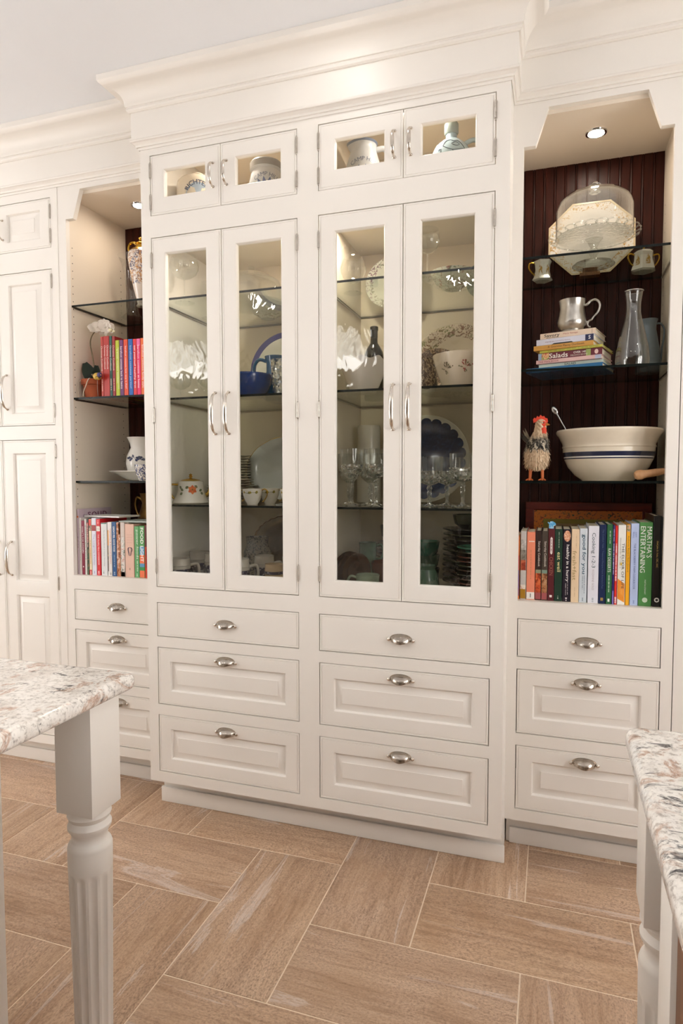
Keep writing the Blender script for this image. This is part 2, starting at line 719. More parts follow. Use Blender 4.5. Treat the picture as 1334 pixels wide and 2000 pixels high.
FR = .022
path = [(-1.60, YS - FR), (-FR, YS - FR), (-FR, -FR), (1.333 + FR, -FR), (1.333 + FR, YS - FR), (2.75, YS - FR)]
cove = [(0.016 + .056 * (1 - math.cos(R(a))), 2.668 + .050 * math.sin(R(a)) * 1.0) for a in range(0, 91, 10)]
crown = [(0, 2.637), (.005, 2.637), (.010, 2.641), (.012, 2.647), (.0095, 2.652), (.0095, 2.6535), (.014, 2.6545), (.016, 2.660)] + \
    [(.016 + .052 * (1 - math.cos(R(a))), 2.664 + .048 * math.sin(R(a))) for a in range(0, 91, 10)] + \
    [(.073, 2.7145), (.079, 2.719), (.083, 2.725), (.083, ZC - .0005), (0, ZC - .0005)]
sweep(path, crown, PAINT, 'trim_1')
sweep(path, [(-.012, 2.5415), (0, 2.5415), (0, 2.6375), (-.012, 2.6375)], PAINT, 'trim_2')
lowm = [(-.021, 2.511), (-.018, 2.511), (-.016, 2.516), (-.0165, 2.519), (-.012, 2.5195), (-.010, 2.526), (-.004, 2.5315), (-.002, 2.533), (.003, 2.534), (.0045, 2.538), (.003, 2.5425), (-.021, 2.5425)]
sweep(path, lowm, PAINT, 'trim_3')


# ================================================================== CABINETS
def pull_mesh():
    """bin pull: a bulging half bowl, open below, with a small screw ear at each end"""
    bm = bmesh.new()
    a, h, d = .0375, .0150, .0255
    nu, nv = 18, 7
    g = []
    for i in range(nu + 1):
        u = -1 + 2 * i / nu
        x = a * math.sin(u * PI / 2)
        q = x / a
        s = max(.02, 1 - abs(q) ** 2.3) ** .5
        bulge = 1 + .10 * math.cos(q * PI)
        row = []
        for j in range(nv + 1):
            t = PI / 2 * j / nv
            row.append(bm.verts.new((x * (1 - .10 * math.sin(t)), -d * s * bulge * math.sin(t) - .0015, (h * s - .004 * (1 - s)) - (1.75 * h) * s ** .6 * bulge * (1 - math.cos(t)))))
        g.append(row)
    for i in range(nu):
        for j in range(nv):
            bm.faces.new((g[i][j], g[i + 1][j], g[i + 1][j + 1], g[i][j + 1]))
    bmesh.ops.solidify(bm, geom=bm.faces[:], thickness=.0016)
    for s in (-1, 1):
        ball((s * .0415, -.0025, -.0040), .0066, bm, 12, (1, .55, 1))
        ball((s * .0415, -.006, -.0040), .0034, bm, 8, (1, .7, 1))
    top = [(a * 1.04 * math.cos(R(k)), -.004 + (h + .0055) * math.sin(R(k)) ** .8) for k in range(0, 181, 12)]
    plate([[(-.045, -.0075), (.045, -.0075)] + top], -.0016, .0006, bm)
    return finish(bm, 50)


def handle_mesh(cc, out, rmax):
    n = 18
    pts, rad = [], []
    hh = cc / 2
    for z0, s in ((-hh, 1),):
        pass
    pts.append((0, 0, -hh)); rad.append(.0062)
    pts.append((0, -.003, -hh)); rad.append(.0062)
    pts.append((0, -.0035, -hh)); rad.append(.0038)
    for i in range(n + 1):
        t = -1 + 2 * i / n
        z = hh * t * (1 - .02 * abs(t))
        y = -out * (1 - abs(t) ** 3.2) ** .62 - .005
        pts.append((0, y, z)); rad.append(.0036 + (rmax - .0036) * max(0, 1 - abs(t) ** 2.2))
    pts.append((0, -.0035, hh)); rad.append(.0038)
    pts.append((0, -.003, hh)); rad.append(.0062)
    pts.append((0, 0, hh)); rad.append(.0062)
    return finish(tube(pts, rad, 10, flat=(1.15, .8)), 50)


def hinge_mesh():
    p = [(0, -.031), (.0022, -.0305), (.003, -.028), (.0018, -.026), (.0042, -.0255), (.0042, -.009), (.0036, -.0085), (.0042, -.008), (.0042, .008), (.0036, .0085), (.0042, .009), (.0042, .0255), (.0018, .026), (.003, .028), (.0022, .0305), (0, .031)]
    return finish(lathe(p, 10), 40)


PULL = pull_mesh()
HANDLE = handle_mesh(.149, .027, .0068)
HANDLE_S = handle_mesh(.083, .024, .0058)
HINGE = hinge_mesh()


def drawer(root, x0, x1, z0, z1, y, raised, pull_z, lab=None):
    g = .0024
    pan = [(x0 + .0505, x1 - .0505, z0 + .0505, z1 - .0505)] if raised else []
    d = wobj('drawer', front_mesh(x0 + g, x1 - g, z0 + g, z1 - g, y + .0008, pan), PAINT, root)
    wobj('cup_pull', PULL, PEWTER, d, loc=((x0 + x1) / 2, y, pull_z))
    return d


def door(root, x0, x1, z0, z1, y, panels, handle=None, hinges=None, glass=None):
    d = wobj('cabinet_door', front_mesh(x0, x1, z0, z1, y + .0008, panels, glass is not None), PAINT, root)
    if glass is not None:
        p = panels[0]
        wobj('glass_pane', box(p[0] + .003, p[1] - .003, y + .0115, y + .0145, p[2] + .003, p[3] - .003), glass, d, smooth=0)
    if handle:
        wobj('handle', handle[0], PEWTER, d, loc=(handle[1], y + .001, handle[2]))
    for hx, hz in hinges or []:
        wobj('hinge', HINGE, STEEL, d, loc=(hx, y - .0012, hz))
    return d


def shelf(root, x0, x1, y0, y1, z, th=.008):
    bm = box(x0, x1, y0, y1, z - th, z)
    bm.faces.ensure_lookup_table()
    for f in bm.faces:
        if abs(f.normal.z) < .5:
            f.material_index = 1
    bm.normal_update()
    for f in bm.faces:
        f.material_index = 0 if abs(f.normal.z) > .5 else 1
    return wobj('glass_shelf', bm, [SHELFG, EDGEG], root, smooth=0)


D1, D2, D3 = (.6936, .8257), (.4291, .6527), (.1634, .3879)
YB = .535
# ---- tall display cabinet in the middle
cab = thing('display_cabinet', 'tall cream display cabinet with four glass doors, standing proud of its neighbours', 'cabinet', (.6665, .30, 0))
L0, L1, Lm = .0403, .6273, .3329
G0, G1, Gm = .7030, 1.2897, .9969
ops = []
for a, b in ((L0, L1), (G0, G1)):
    for z0, z1 in ((.8845, 2.1904), (2.2692, 2.4874), D1, D2, D3):
        ops.append(rect(a, b, z0, z1))
wobj('face_frame', plate([rect(0, 1.333, .1231, 2.625)] + ops, 0, .0215), PAINT, cab)
wobj('side_panel', box(0, .024, .0216, .56, .1231, 2.625), PAINT, cab)
wobj('side_panel', box(1.309, 1.333, .0216, .56, .1231, 2.625), PAINT, cab)
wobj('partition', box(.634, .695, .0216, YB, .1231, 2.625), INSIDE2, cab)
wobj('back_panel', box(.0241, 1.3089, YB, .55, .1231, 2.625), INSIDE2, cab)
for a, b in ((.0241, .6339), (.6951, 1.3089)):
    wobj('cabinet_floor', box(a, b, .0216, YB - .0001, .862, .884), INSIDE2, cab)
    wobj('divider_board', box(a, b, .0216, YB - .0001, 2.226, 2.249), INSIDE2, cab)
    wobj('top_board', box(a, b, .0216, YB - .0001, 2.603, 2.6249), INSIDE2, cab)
    for z in (1.976, 1.604, 1.1995):
        shelf(cab, a + .002, b - .002, .034, YB - .004, z)
        for px in (a + .0005, b - .0055):
            wobj('shelf_bracket', box(px, px + .005, .05, YB - .01, z - .0115, z - .0082), STEEL, cab)
wobj('toe_kick', box(.003, 1.330, .085, .56, .0005, .1229), PAINT, cab)
structure(wobj('baseboard_front', box(-.004, 1.3385, .0735, .0848, .0005, .062, bev=.004), PAINT))
g = .0022
for (a, m, b) in ((L0, Lm, L1), (G0, Gm, G1)):
    for (x0, x1, s) in ((a + g, m - g * .6, 1), (m + g * .6, b - g, -1)):
        zz0, zz1 = .8845 + g, 2.1904 - g
        px = (x0 + .0525, x1 - .0575) if s > 0 else (x0 + .0525, x1 - .0555)
        hx = x1 - .029 if s > 0 else x0 + .0225
        hg = x0 - .0005 if s > 0 else x1 + .0005
        door(cab, x0, x1, zz0, zz1, 0, [(px[0], px[1], .9385, 2.1355)], (HANDLE, hx, 1.535), [(hg, 2.107), (hg, 1.536), (hg, .966)], PANE)
        zz0, zz1 = 2.2692 + g, 2.4874 - g
        door(cab, x0, x1, zz0, zz1, 0, [(px[0], px[1], 2.3285, 2.436)], (HANDLE_S, hx, 2.381), [(hg, 2.432), (hg, 2.318)], PANEF)
    drawer(cab, a, b, *D1, 0, False, .760)
    drawer(cab, a, b, *D2, 0, True, .6225)
    drawer(cab, a, b, *D3, 0, True, .3555)


def puck(root, x, y, z, mat=None):
    ring = [(.0265, z - .0005), (.0265, z - .004), (.030, z - .0055), (.034, z - .004), (.0355, z - .0005)]
    o = wobj('recessed_lamp', lathe([(r, zz) for r, zz in ring] + [ring[0]], 28, cap=False), CHROME, root)
    o.location = o.location + Vector((x, y, 0))
    p = wobj('lamp_lens', lathe([(0, z - .0022), (.0262, z - .0022), (.0262, z - .0006), (0, z - .0006)], 24, cap=False),
             mat or emit('puck_lamp', (1, .86, .70, 1), PUCK_L), o)
    p.location = (0, 0, 0)
    return o


def bay(name, label, x0, x1, o0, o1, ix0, ix1, holes_wall=None):
    """open bay over three drawers"""
    b = thing(name, label, 'cabinet', ((x0 + x1) / 2, .34, 0))
    s = .0405
    op = [(o0, .8852), (o1, .8852), (o1, 2.3747), (o1 - s + .004, 2.3747), (o1 - s, 2.384), (o1 - .0725, 2.482), (o1 - .0745, 2.4895), (o0 + .0745, 2.4895), (o0 + .0725, 2.482), (o0 + s, 2.384), (o0 + s - .004, 2.3747), (o0, 2.3747)]
    hs = [op] + [rect(o0, o1, *d) for d in (D1, D2, D3)]
    wobj('face_frame', plate([rect(x0, x1, .1231, 2.53)] + hs, YS, YS + .0215), PAINT, b)
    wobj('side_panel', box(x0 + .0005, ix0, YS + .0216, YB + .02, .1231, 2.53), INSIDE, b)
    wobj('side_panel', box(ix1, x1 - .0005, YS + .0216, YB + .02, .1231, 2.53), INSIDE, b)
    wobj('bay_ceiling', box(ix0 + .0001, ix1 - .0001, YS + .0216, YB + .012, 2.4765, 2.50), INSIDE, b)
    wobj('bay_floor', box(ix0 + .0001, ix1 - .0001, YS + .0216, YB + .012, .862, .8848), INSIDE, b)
    wobj('back_panel', box(ix0 + .0001, ix1 - .0001, YB + .0121, YB + .02, .1231, 2.53), BOARD, b)
    n = round((ix1 - ix0) / .0375)
    w = (ix1 - ix0) / n
    bm = bmesh.new()
    prof = [(0, .012), (0, .004), (.0012, .004), (.0016, .0008), (.0045, 0), (.0062, .0008), (.0066, .004), (.0082, .004), (.0086, .0004), (.009, 0), (w - .0012, 0), (w - .0003, .0012), (w - .0003, .012)]
    lo = [bm.verts.new((p, q, .886)) for p, q in prof]
    hi = [bm.verts.new((p, q, 2.476)) for p, q in prof]
    ring_bridge(bm, [lo, hi])
    bm.faces.new(lo)
    bm.faces.new(hi)
    me = finish(bm, 40)
    for i in range(n):
        wobj('bead_board', me, BOARD, b, loc=(ix0 + w * i, YB, 0))
    for d, rp, pz in ((D1, False, .761), (D2, True, .6235), (D3, True, .3555)):
        drawer(b, o0, o1, *d, YS, rp, pz)
    for z in ((2.029, 1.642, 1.288) if x0 < 0 else (2.031, 1.6625, 1.290)):
        shelf(b, ix0 + .002, ix1 - .002, .1665, YB - .006, z)
        for px in (ix0 + .0005, ix1 - .0055):
            wobj('shelf_bracket', box(px, px + .005, .175, YB - .02, z - .0115, z - .0082), STEEL, b)
    wobj('toe_kick', box(x0 + .001, x1 - .001, .222, .555, .0005, .1229), PAINT, b)
    # rows of shelf-pin holes on the inner sides
    bm = bmesh.new()
    for xs, sg in ((ix0, 1), (ix1, -1)):
        for yy in (.178, .497):
            z = 1.03
            while z < 2.29:
                m = Matrix.Translation((xs + sg * .0004, yy, z)) @ Matrix.Rotation(PI / 2, 4, 'Y')
                bmesh.ops.create_circle(bm, cap_ends=True, segments=8, radius=.0024, matrix=m)
                z += .0318
    wobj('shelf_pin_holes', bm, DARKHOLE, b, kind='stuff', smooth=0, recalc=False)
    puck(b, 1.594 if x0 > 0 else -.241, .327, 2.4765)
    return b


for a, b in ((.0241, .6339), (.6951, 1.3089)):
    puck(cab, a + .035 + (.335 if a < .5 else .04), .17, 2.226, emit('cabinet_puck_lamp', (1, .88, .72, 1), PUCK_L * 1.9))
    puck(cab, (a + b) / 2, .20, 2.603, emit('upper_puck_lamp', (1, .88, .74, 1), PUCK_L * 1.5))
right_bay = bay('open_shelf_cabinet', 'cream open bay with dark red back boards, right of the glass doors', 1.333, 1.842, 1.3664, 1.8082, 1.345, 1.838)
left_bay = bay('open_shelf_cabinet', 'cream open bay half hidden behind the left side of the display cabinet', -.505, 0, -.469, -.0335, -.472, -.012)
structure(wobj('baseboard_right', box(1.345, 2.60, .2105, .2215, .0005, .058, bev=.004), PAINT))
structure(wobj('baseboard_left', box(-1.60, -.012, .2105, .2215, .0005, .058, bev=.004), PAINT))

# ---- pantry with raised-panel doors at the far left
pan = thing('pantry_cabinet', 'tall cream pantry with raised panel doors at the far left', 'cabinet', (-.84, .45, 0))
PX0, PXm, PX1 = -1.132, -.8405, -.5475
rows = ((2.270, 2.476, None), (1.5267, 2.183, 1.675), (.1634, 1.4668, .944))
wobj('face_frame', plate([rect(-1.172, -.512, .1231, 2.53)] + [rect(PX0, PX1, a, b) for a, b, _ in rows], YS, YS + .0215), PAINT, pan)
wobj('carcass', box(-1.172, -.512, YS + .0216, .555, .1231, 2.53), PAINT, pan)
wobj('scribe_strip', box(-.5119, -.5052, YS + .002, .50, .1231, 2.53), PAINT, pan)
wobj('toe_kick', box(-1.172, -.506, .222, .555, .0005, .1229), PAINT, pan)
for (z0, z1, hz) in rows:
    for x0, x1, s in ((PX0 + g, PXm - g * .6, 1), (PXm + g * .6, PX1 - g, -1)):
        lo, hi = x0 + .052, x1 - .052
        if z1 - z0 < .4:
            pans = [(lo, hi, z0 + .0405, z1 - .0405)]
        elif z0 > 1:
            pans = [(lo, hi, z0 + .051, z1 - .0475)]
        else:
            pans = [(lo, hi, .8415, z1 - .0555), (lo, hi, z0 + .053, .785)]
        hx = x1 - .034 if s > 0 else x0 + .034
        hg = x0 - .0005 if s > 0 else x1 + .0005
        hh = [(hg, z1 - .052), (hg, z0 + .062)] + ([(hg, .845)] if z0 < 1 else [])
        if z1 - z0 < .4:
            hh = [(hg, z1 - .058), (hg, z0 + .048)]
        door(pan, x0, x1, z0 + g, z1 - g, YS, pans, (HANDLE_S if hz is None else HANDLE, hx, hz or 2.37), hh)

# ---- tall unit at the far right edge
tall = thing('tall_cabinet', 'plain cream tall cabinet side at the right edge of the picture', 'cabinet', (2.2, .45, 0))
wobj('front_panel', box(1.8445, 2.60, YS, YS + .0215, .1231, 2.53), PAINT, tall)
wobj('carcass', box(1.8445, 2.60, YS + .0216, .555, .1231, 2.53), PAINT, tall)
wobj('toe_kick', box(1.8445, 2.60, .222, .555, .0005, .1229), PAINT, tall)

# ---- lamps of the room: recessed cans in the ceiling and two pendants over the island
CANW = emit('dimmed_can_lamp', (1, .965, .92, 1), CAN_L * .46)
CANM = emit('can_lamp', (1, .965, .92, 1), CAN_L)
cans = [(.80, -.27, 'recessed ceiling lamp nearest the middle of the display cabinet'), (-1.03, -.24, 'recessed ceiling lamp above the pantry'),
        (2.63, -.27, 'recessed ceiling lamp above the tall cabinet on the right'), (.80, -2.66, 'recessed ceiling lamp in the middle of the room, in line with the right doors'),
        (-.80, -2.68, 'recessed ceiling lamp behind the left island'), (2.40, -2.66, 'recessed ceiling lamp behind the right island'),
        (-1.7, -1.45, 'recessed ceiling lamp over the far end of the left island'), (2.7, -1.45, 'recessed ceiling lamp over the right island')]
for x, y, lb in cans:
    c = thing('ceiling_lamp', lb, 'lamp', (x, y, ZC))
    obj('trim_ring', lathe([(.056, -.0005), (.056, -.006), (.062, -.008), (.076, -.005), (.078, -.0005), (.056, -.0005)], 28, cap=False), CHROME, c)
    obj('lens', lathe([(0, -.003), (.0555, -.003), (.0555, -.0008), (0, -.0008)], 24, cap=False), CANW if y > -.5 else CANM, c)
SHADEM = emit('pendant_shade', (1, .97, .93, 1), SHADE_L)
_a = SHADEM.node_tree
_tc = _a.nodes.new('ShaderNodeTexCoord')
_mp = _a.nodes.new('ShaderNodeMapping')
_mp.inputs['Scale'].default_value = (1, 1, .12)
_no = _a.nodes.new('ShaderNodeTexNoise')
_no.inputs['Scale'].default_value = 42
_mr = _a.nodes.new('ShaderNodeMapRange')
_mr.inputs[1].default_value, _mr.inputs[2].default_value = .35, .65
_mr.inputs[3].default_value, _mr.inputs[4].default_value = SHADE_L * .45, SHADE_L * 1.5
_a.links.new(_tc.outputs['Object'], _mp.inputs[0])
_a.links.new(_mp.outputs[0], _no.inputs['Vector'])
_a.links.new(_no.outputs['Fac'], _mr.inputs[0])
_a.links.new(_mr.outputs[0], _a.nodes['Emission'].inputs[1])
for x, lb in ((-.95, 'pendant lamp with pleated white shade over the far half of the left island'), (.17, 'pendant lamp with pleated white shade over the near half of the left island')):
    p = thing('pendant_lamp', lb, 'lamp', (x, -1.80, 2.0))
    pl = lambda t, r, z: 1 + .018 * math.cos(t * 2 * PI * 36)
    obj('lamp_shade', lathe([(.172, .045), (.135, .215), (.133, .215), (.170, .045), (.172, .045)], 144, cap=False, mod=pl), SHADEM, p)
    obj('glass_diffuser', lathe([(0, -.012), (.05, -.008), (.10, .004), (.14, .024), (.155, .042), (0, .042)], 40), emit('pendant_bowl', (1, .97, .93, 1), SHADE_L * 2.2), p)
    obj('cord', lathe([(.004, .20), (.004, ZC - 2.0 - .001)], 8), CHROME, p)
    obj('ceiling_plate', lathe([(0, ZC - 2.03), (.05, ZC - 2.025), (.06, ZC - 2.001), (0, ZC - 2.001)], 24), CHROME, p)


# ================================================================== ISLANDS
def counter_mesh(x0, x1, y0, y1, z1, th, r=.014):
    bm = box(x0, x1, y0, y1, z1 - th, z1)
    ve = [e for e in bm.edges if abs(e.verts[0].co.z - e.verts[1].co.z) > .01]
    bmesh.ops.bevel(bm, geom=ve, offset=.022, segments=5, profile=.5, affect='EDGES')
    he = [e for e in bm.edges if abs(e.verts[0].co.z - e.verts[1].co.z) < 1e-5 and len(e.link_faces) == 2 and abs(e.calc_face_angle(0)) > 1]
    bmesh.ops.bevel(bm, geom=he, offset=r, segments=4, profile=.55, affect='EDGES')
    return bm


def leg_meshes(s=.084, ztop=.884, zb=.658):
    """square block; turned and fluted post below"""
    h = s / 2
    blk = box(-h, h, -h, h, zb, ztop, bev=.0012)
    bm = bmesh.new()
    seg = 96
    prof = [(h * .93, zb + .0005), (h * .93, zb - .003), (h * .99, zb - .012), (h * .93, zb - .018), (h * .86, zb - .022), (h * .90, zb - .026), (h * .985, zb - .033), (h * .97, zb - .039), (h * .86, zb - .046),
            (h * .80, zb - .053), (h * .80, zb - .060), (h * .85, zb - .065), (h * .95, zb - .070), (h * 1.0, zb - .077), (h * .995, zb - .12)]
    n = 12

    def fl(t, z):
        d = min(1, max(0, (zb - .122 - z) / .012)) * min(1, max(0, (z - .135) / .012))
        c = abs(((t * n) % 1) - .5) * 2
        return 1 - .11 * d * max(0, 1 - (c / .62) ** 2) ** .6
    for z in (zb - .122, zb - .127, zb - .134, zb - .20, .40, .30, .22, .147, .141, .135):
        prof.append((h * (.995 - .17 * (zb - .12 - z) / (zb - .255)), z))
    prof += [(h * .80, .128), (h * .84, .12), (h * .70, .112), (h * .88, .104), (h * .9, .09), (h * .62, .075), (h * .55, .05), (h * .62, .02), (h * .6, 0.0005)]
    lathe(prof, seg, bm, mod=lambda t, r, z: fl(t, z))
    return blk, bm


def leg(root, x, y):
    a, b = leg_meshes()
    l = wobj('leg', b, PAINT, root, loc=(x, y, 0), smooth=30)
    wobj('leg_block', a, PAINT, l, loc=(x, y, 0))


isl = thing('kitchen_island', 'granite topped cream island with a fluted corner leg in the left foreground', 'island', (-.3, -1.35, 0))
wobj('countertop', counter_mesh(-1.6, .692, -3.40, -1.008, .914, .032), GRANITE, isl)  # runs on out of view, lengthened to shade the leg and aisle
wobj('island_base', box(-1.5, .352, -3.30, -1.03, .0005, .8815), PAINT, isl)
leg(isl, .618, -1.071)
leg(isl, .618, -3.33)
isr = thing('kitchen_island', 'granite topped island with brown wood side in the right foreground', 'island', (2.2, -1.5, 0))
wobj('countertop', counter_mesh(1.586, 3.2, -3.40, -.998, .914, .034), GRANITE, isr)  # unseen near end lengthened as well, keeping side light off the floor
leg(isr, 1.648, -1.062)
wobj('corner_post', box(1.600, 1.655, -1.345, -1.275, .0005, .8795, bev=.001), PAINT, isr)
wobj('wood_panel', box(1.606, 1.640, -3.35, -1.3455, .0005, .8795), WALNUT, isr)
wobj('island_base', box(1.6405, 3.1, -3.35, -1.3455, .0005, .8795), WALNUT, isr)
#CONTENTS
# ================================================================== CONTENTS
CAMP = Vector((1.47232807, -2.07222278, 1.30187962))


def face_cam(x, y):
    return math.atan2(CAMP.x - x, y - CAMP.y)


def ordn(i, n=None):
    w = ['first', 'second', 'third', 'fourth', 'fifth', 'sixth', 'seventh', 'eighth', 'ninth', 'tenth', 'eleventh', 'twelfth', 'thirteenth']
    return w[i]


# ---------------------------------------------------------------- books
BKM = {}


def bmat(h):
    k = 'book_' + h.strip('#')
    return plain(k, h, .38, vary=.03, scale=30)


def book_parts(t, w, h, d, col, cover=.0022):
    """w: spine width (x), h: height (z), d: depth (y). Spine towards -y, book centred on x, base at z=0"""
    c = cover
    hw = w / 2
    c = min(c, w * .22)
    bm = bmesh.new()
    pr = [(-hw, d), (-hw, .0012), (-hw + .0012, 0), (hw - .0012, 0), (hw, .0012), (hw, d), (hw - c, d), (hw - c, c), (-hw + c, c), (-hw + c, d)]
    lo = [bm.verts.new((a, b, 0)) for a, b in pr]
    hi = [bm.verts.new((a, b, h)) for a, b in pr]
    ring_bridge(bm, [lo, hi])
    for q in ((0, 1, 8, 9), (1, 2, 8), (2, 3, 7, 8), (3, 4, 7), (4, 5, 6, 7)):
        for rr in (lo, hi):
            bm.faces.new([rr[i] for i in q])
    obj('cover', bm, bmat(col), t, smooth=20)
    obj('pages', box(-hw + c + .0001, hw - c - .0001, c + .0002, d - .004, .003, h - .003), PAGES, t, smooth=0)


def spine_text(t, body, zc, length, height, col, x=0.0, bold=0.0, up=False, name='spine_title'):
    me = text_mesh(body, length, height, bold)
    o = obj(name, me, bmat(col), t, (x, -.0005, zc), (PI / 2, PI / 2 if not up else -PI / 2, 0))
    return o


def band(t, w, z0, z1, col, name='spine_band', x0=None, x1=None, d=.0003):
    a = -w / 2 + .0008 if x0 is None else x0
    b = w / 2 - .0008 if x1 is None else x1
    return obj(name, box(a, b, -d, .0006, z0, z1), bmat(col) if isinstance(col, str) else col, t, smooth=0)


FOODP = {}


def foodmat(i, a_, b_, c_, sc=45):
    k = 'printed_picture_%d' % i
    if k not in FOODP:
        a = NT(k)
        f = a.noise(a.coord(), sc, 4, .6, 1.2)
        a.base(a.ramp(f, [(.32, srgb(a_)), (.5, srgb(b_)), (.66, srgb(c_))]))
        a.set(Roughness=.35)
        FOODP[k] = a.m
    return FOODP[k]


def scribble(t, zc, length, col, x=0.0, th=.0022, seed=1, up=False):
    """unreadably small print: a run of short strokes"""
    rd = random.Random(seed)
    bm = bmesh.new()
    z = zc + length / 2
    while z > zc - length / 2:
        l = rd.uniform(.0012, .0034)
        hgt = th * rd.uniform(.6, 1)
        box(x - hgt / 2, x + hgt / 2, -.0004, .0003, z - l, z, bm)
        z -= l + rd.choice((.0008, .0008, .0009, .003))
    return obj('small_print', bm, bmat(col), t, smooth=0, kind='stuff')


def book(x0, x1, top, base, y, d, col, label, group=None):
    w = (x1 - x0) - .0006
    t = thing('book', label, 'book', ((x0 + x1) / 2, y, base), (0, 0, 0), group)
    book_parts(t, w, top - base, d, col)
    return t, w, top - base


BZ = .8852
# right bay, bottom: a row of cookbooks
G = None
Y = .175
t, w, h = book(1.3585, 1.3695, 1.104, BZ, Y, .17, '#e8803c', 'thin orange, red and purple book at the left end of the right lower row')
band(t, w, .10, .150, '#d2384a'); band(t, w, .035, .10, '#3c4fa0'); band(t, w, .012, .035, '#6a3f8c')
t, w, h = book(1.372, 1.3915, 1.119, BZ, Y, .19, '#c9c3be', 'grey photo spine with a red tomato, second from left in the right lower row')
band(t, w, .17, .205, foodmat(1, '#8d8a86', '#b5b0ab', '#d8d5d0')); band(t, w, .10, .135, foodmat(2, '#7c2a1c', '#b04a30', '#d08058')); band(t, w, .135, .17, foodmat(3, '#4c463e', '#8a8378', '#a9a39a')); band(t, w, .003, .035, '#a97a1c'); band(t, w, .035, .05, foodmat(4, '#c96a3a', '#e8dccf', '#f4efe8'))
t, w, h = book(1.393, 1.4205, 1.117, BZ, Y, .18, '#ef8f70', 'wide coral book with a white foot, right lower row')
band(t, w, .002, .026, '#f1ece6'); band(t, w, .198, .201, '#f7e7df', 'title_rule', -.007, .011); scribble(t, .014, .014, '#6b6660', 0, .004, 5); scribble(t, .12, .10, '#c98d5e', 0, .003, 8)
for i, (a, b, tp, c1, bs) in enumerate(((1.4215, 1.441, 1.122, '#33221d', 'first'), (1.4415, 1.461, 1.121, '#4a4038', 'second'))):
    t, w, h = book(a, b, tp, BZ, Y, .18, c1, ('dark brown cookbook spine with bright red apple pictures near its foot', 'dark olive cookbook spine with duller peach apple pictures near its foot')[i])
    band(t, w, .003, .026, '#a8585a'); band(t, w, .026, .092, foodmat(10 + i, '#4e2418', ('#c8502c', '#b0764c')[i], ('#e88a50', '#c9a884')[i], 60)); band(t, w, .092, .104, ('#8f9478', '#7d9484')[i])
    spine_text(t, 'Saturday Cookbook', .158, .086, .0085, '#efe6da', .001)
t, w, h = book(1.462, 1.4825, 1.130, BZ, Y, .18, '#5b1f26', 'maroon book titled CHICKEN with a blue paper tab on top')
spine_text(t, 'CHICKEN', .118, .062, .0115, '#a86a5c', .000)
pill = [(-.0035, .162), (0, .157), (.0035, .162), (.0035, .212), (0, .217), (-.0035, .212)]
obj('spine_label', plate([pill], -.0004, .0006), bmat('#efe7e2'), t, smooth=0, label='white pill shaped label'); scribble(t, .187, .044, '#7a3a3a', 0, .003, 12).location.y = -.0004
band(t, w, .012, .020, '#efe7e2', 'publisher_mark', -.004, .004)
tb = bmesh.new()
plate([[(-.009, .0), (.006, 0), (.0065, .012), (.0135, .015), (.012, .022), (.003, .028), (-.004, .0275), (-.008, .022), (-.0125, .026), (-.0135, .022), (-.0085, .018)]], .012, .0135, tb)
obj('paper_tab', tb, foodmat(14, '#2f86c8', '#58b0e0', '#d6eef6', 120), t, (0, 0, h - .004), smooth=0, label='crumpled blue and white paper tab')
t, w, h = book(1.483, 1.5075, 1.129, BZ, Y, .18, '#1d3a2c', 'dark green book titled eat well')
spine_text(t, 'eat well', .133, .066, .0115, '#f2e6a8', .002, .012); scribble(t, .208, .052, '#b9c4ae', .001, .0028, 3); scribble(t, .013, .010, '#cfd6c4', 0, .004, 4)
t, w, h = book(1.5085, 1.5345, 1.129, BZ, Y, .17, '#1c1524', 'black book titled healthy in a hurry with an oval food photo')
spine_text(t, 'healthy in a hurry', .130, .124, .0118, '#f6f2ee', .002, .012)
obj('cover_photo', lathe([(0, 0), (.0108, 0), (.0108, .0008), (0, .0008)], 24, sy=1.75), foodmat(15, '#a8452a', '#e8b08a', '#f6e6d6', 140), t, (.0008, .0003, .221), (PI / 2, 0, 0)); scribble(t, .045, .044, '#d8d0d0', .004, .0022, 21); scribble(t, .042, .04, '#d8d0d0', -.002, .0022, 22); scribble(t, .009, .010, '#efe9e6', 0, .006, 23)
t, w, h = book(1.5355, 1.5605, 1.130, BZ, Y, .18, '#edd3b0', 'cream book titled fresh+fast in gold letters')
spine_text(t, 'fresh+fast', .123, .098, .0125, '#a8915c', -.002); scribble(t, .205, .045, '#c9ae88', .003, .002, 31); scribble(t, .035, .03, '#c9ae88', 0, .002, 32)
t, w, h = book(1.561, 1.5855, 1.133, BZ, Y, .18, '#d3dbe2', 'pale blue grey book titled good for you')
spine_text(t, 'good for you', .162, .132, .0145, '#3d6076', .001, .014); scribble(t, .062, .06, '#8a99a6', .0045, .003, 41); scribble(t, .068, .044, '#8a99a6', -.001, .003, 42); scribble(t, .012, .010, '#8a99a6', 0, .005, 43)
t, w, h = book(1.588, 1.621, 1.142, BZ, Y, .19, '#e6e6ee', 'wide white book titled Cooking 1-2-3')
spine_text(t, 'Cooking 1-2-3', .176, .116, .014, '#5b6a74', -.001, .004); spine_text(t, 'ROZANNE GOLD', .078, .068, .0062, '#b9aeb4', .000, name='author_name'); scribble(t, .012, .012, '#a8b0ba', 0, .006, 51)
t, w, h = book(1.622, 1.643, 1.147, BZ, Y, .19, '#14264e', 'navy blue book with a gold publisher mark at its foot')
spine_text(t, 'The Comfort Table \u2022 Treasured Recipes from America\u2019s Past', .148, .196, .0068, '#5c6f8c', 0); band(t, w, .010, .020, '#a88a4a', 'publisher_mark', -.004, .004)
t, w, h = book(1.6445, 1.662, 1.148, BZ, Y, .18, '#2e6840', 'green book titled RAW DESSERTS')
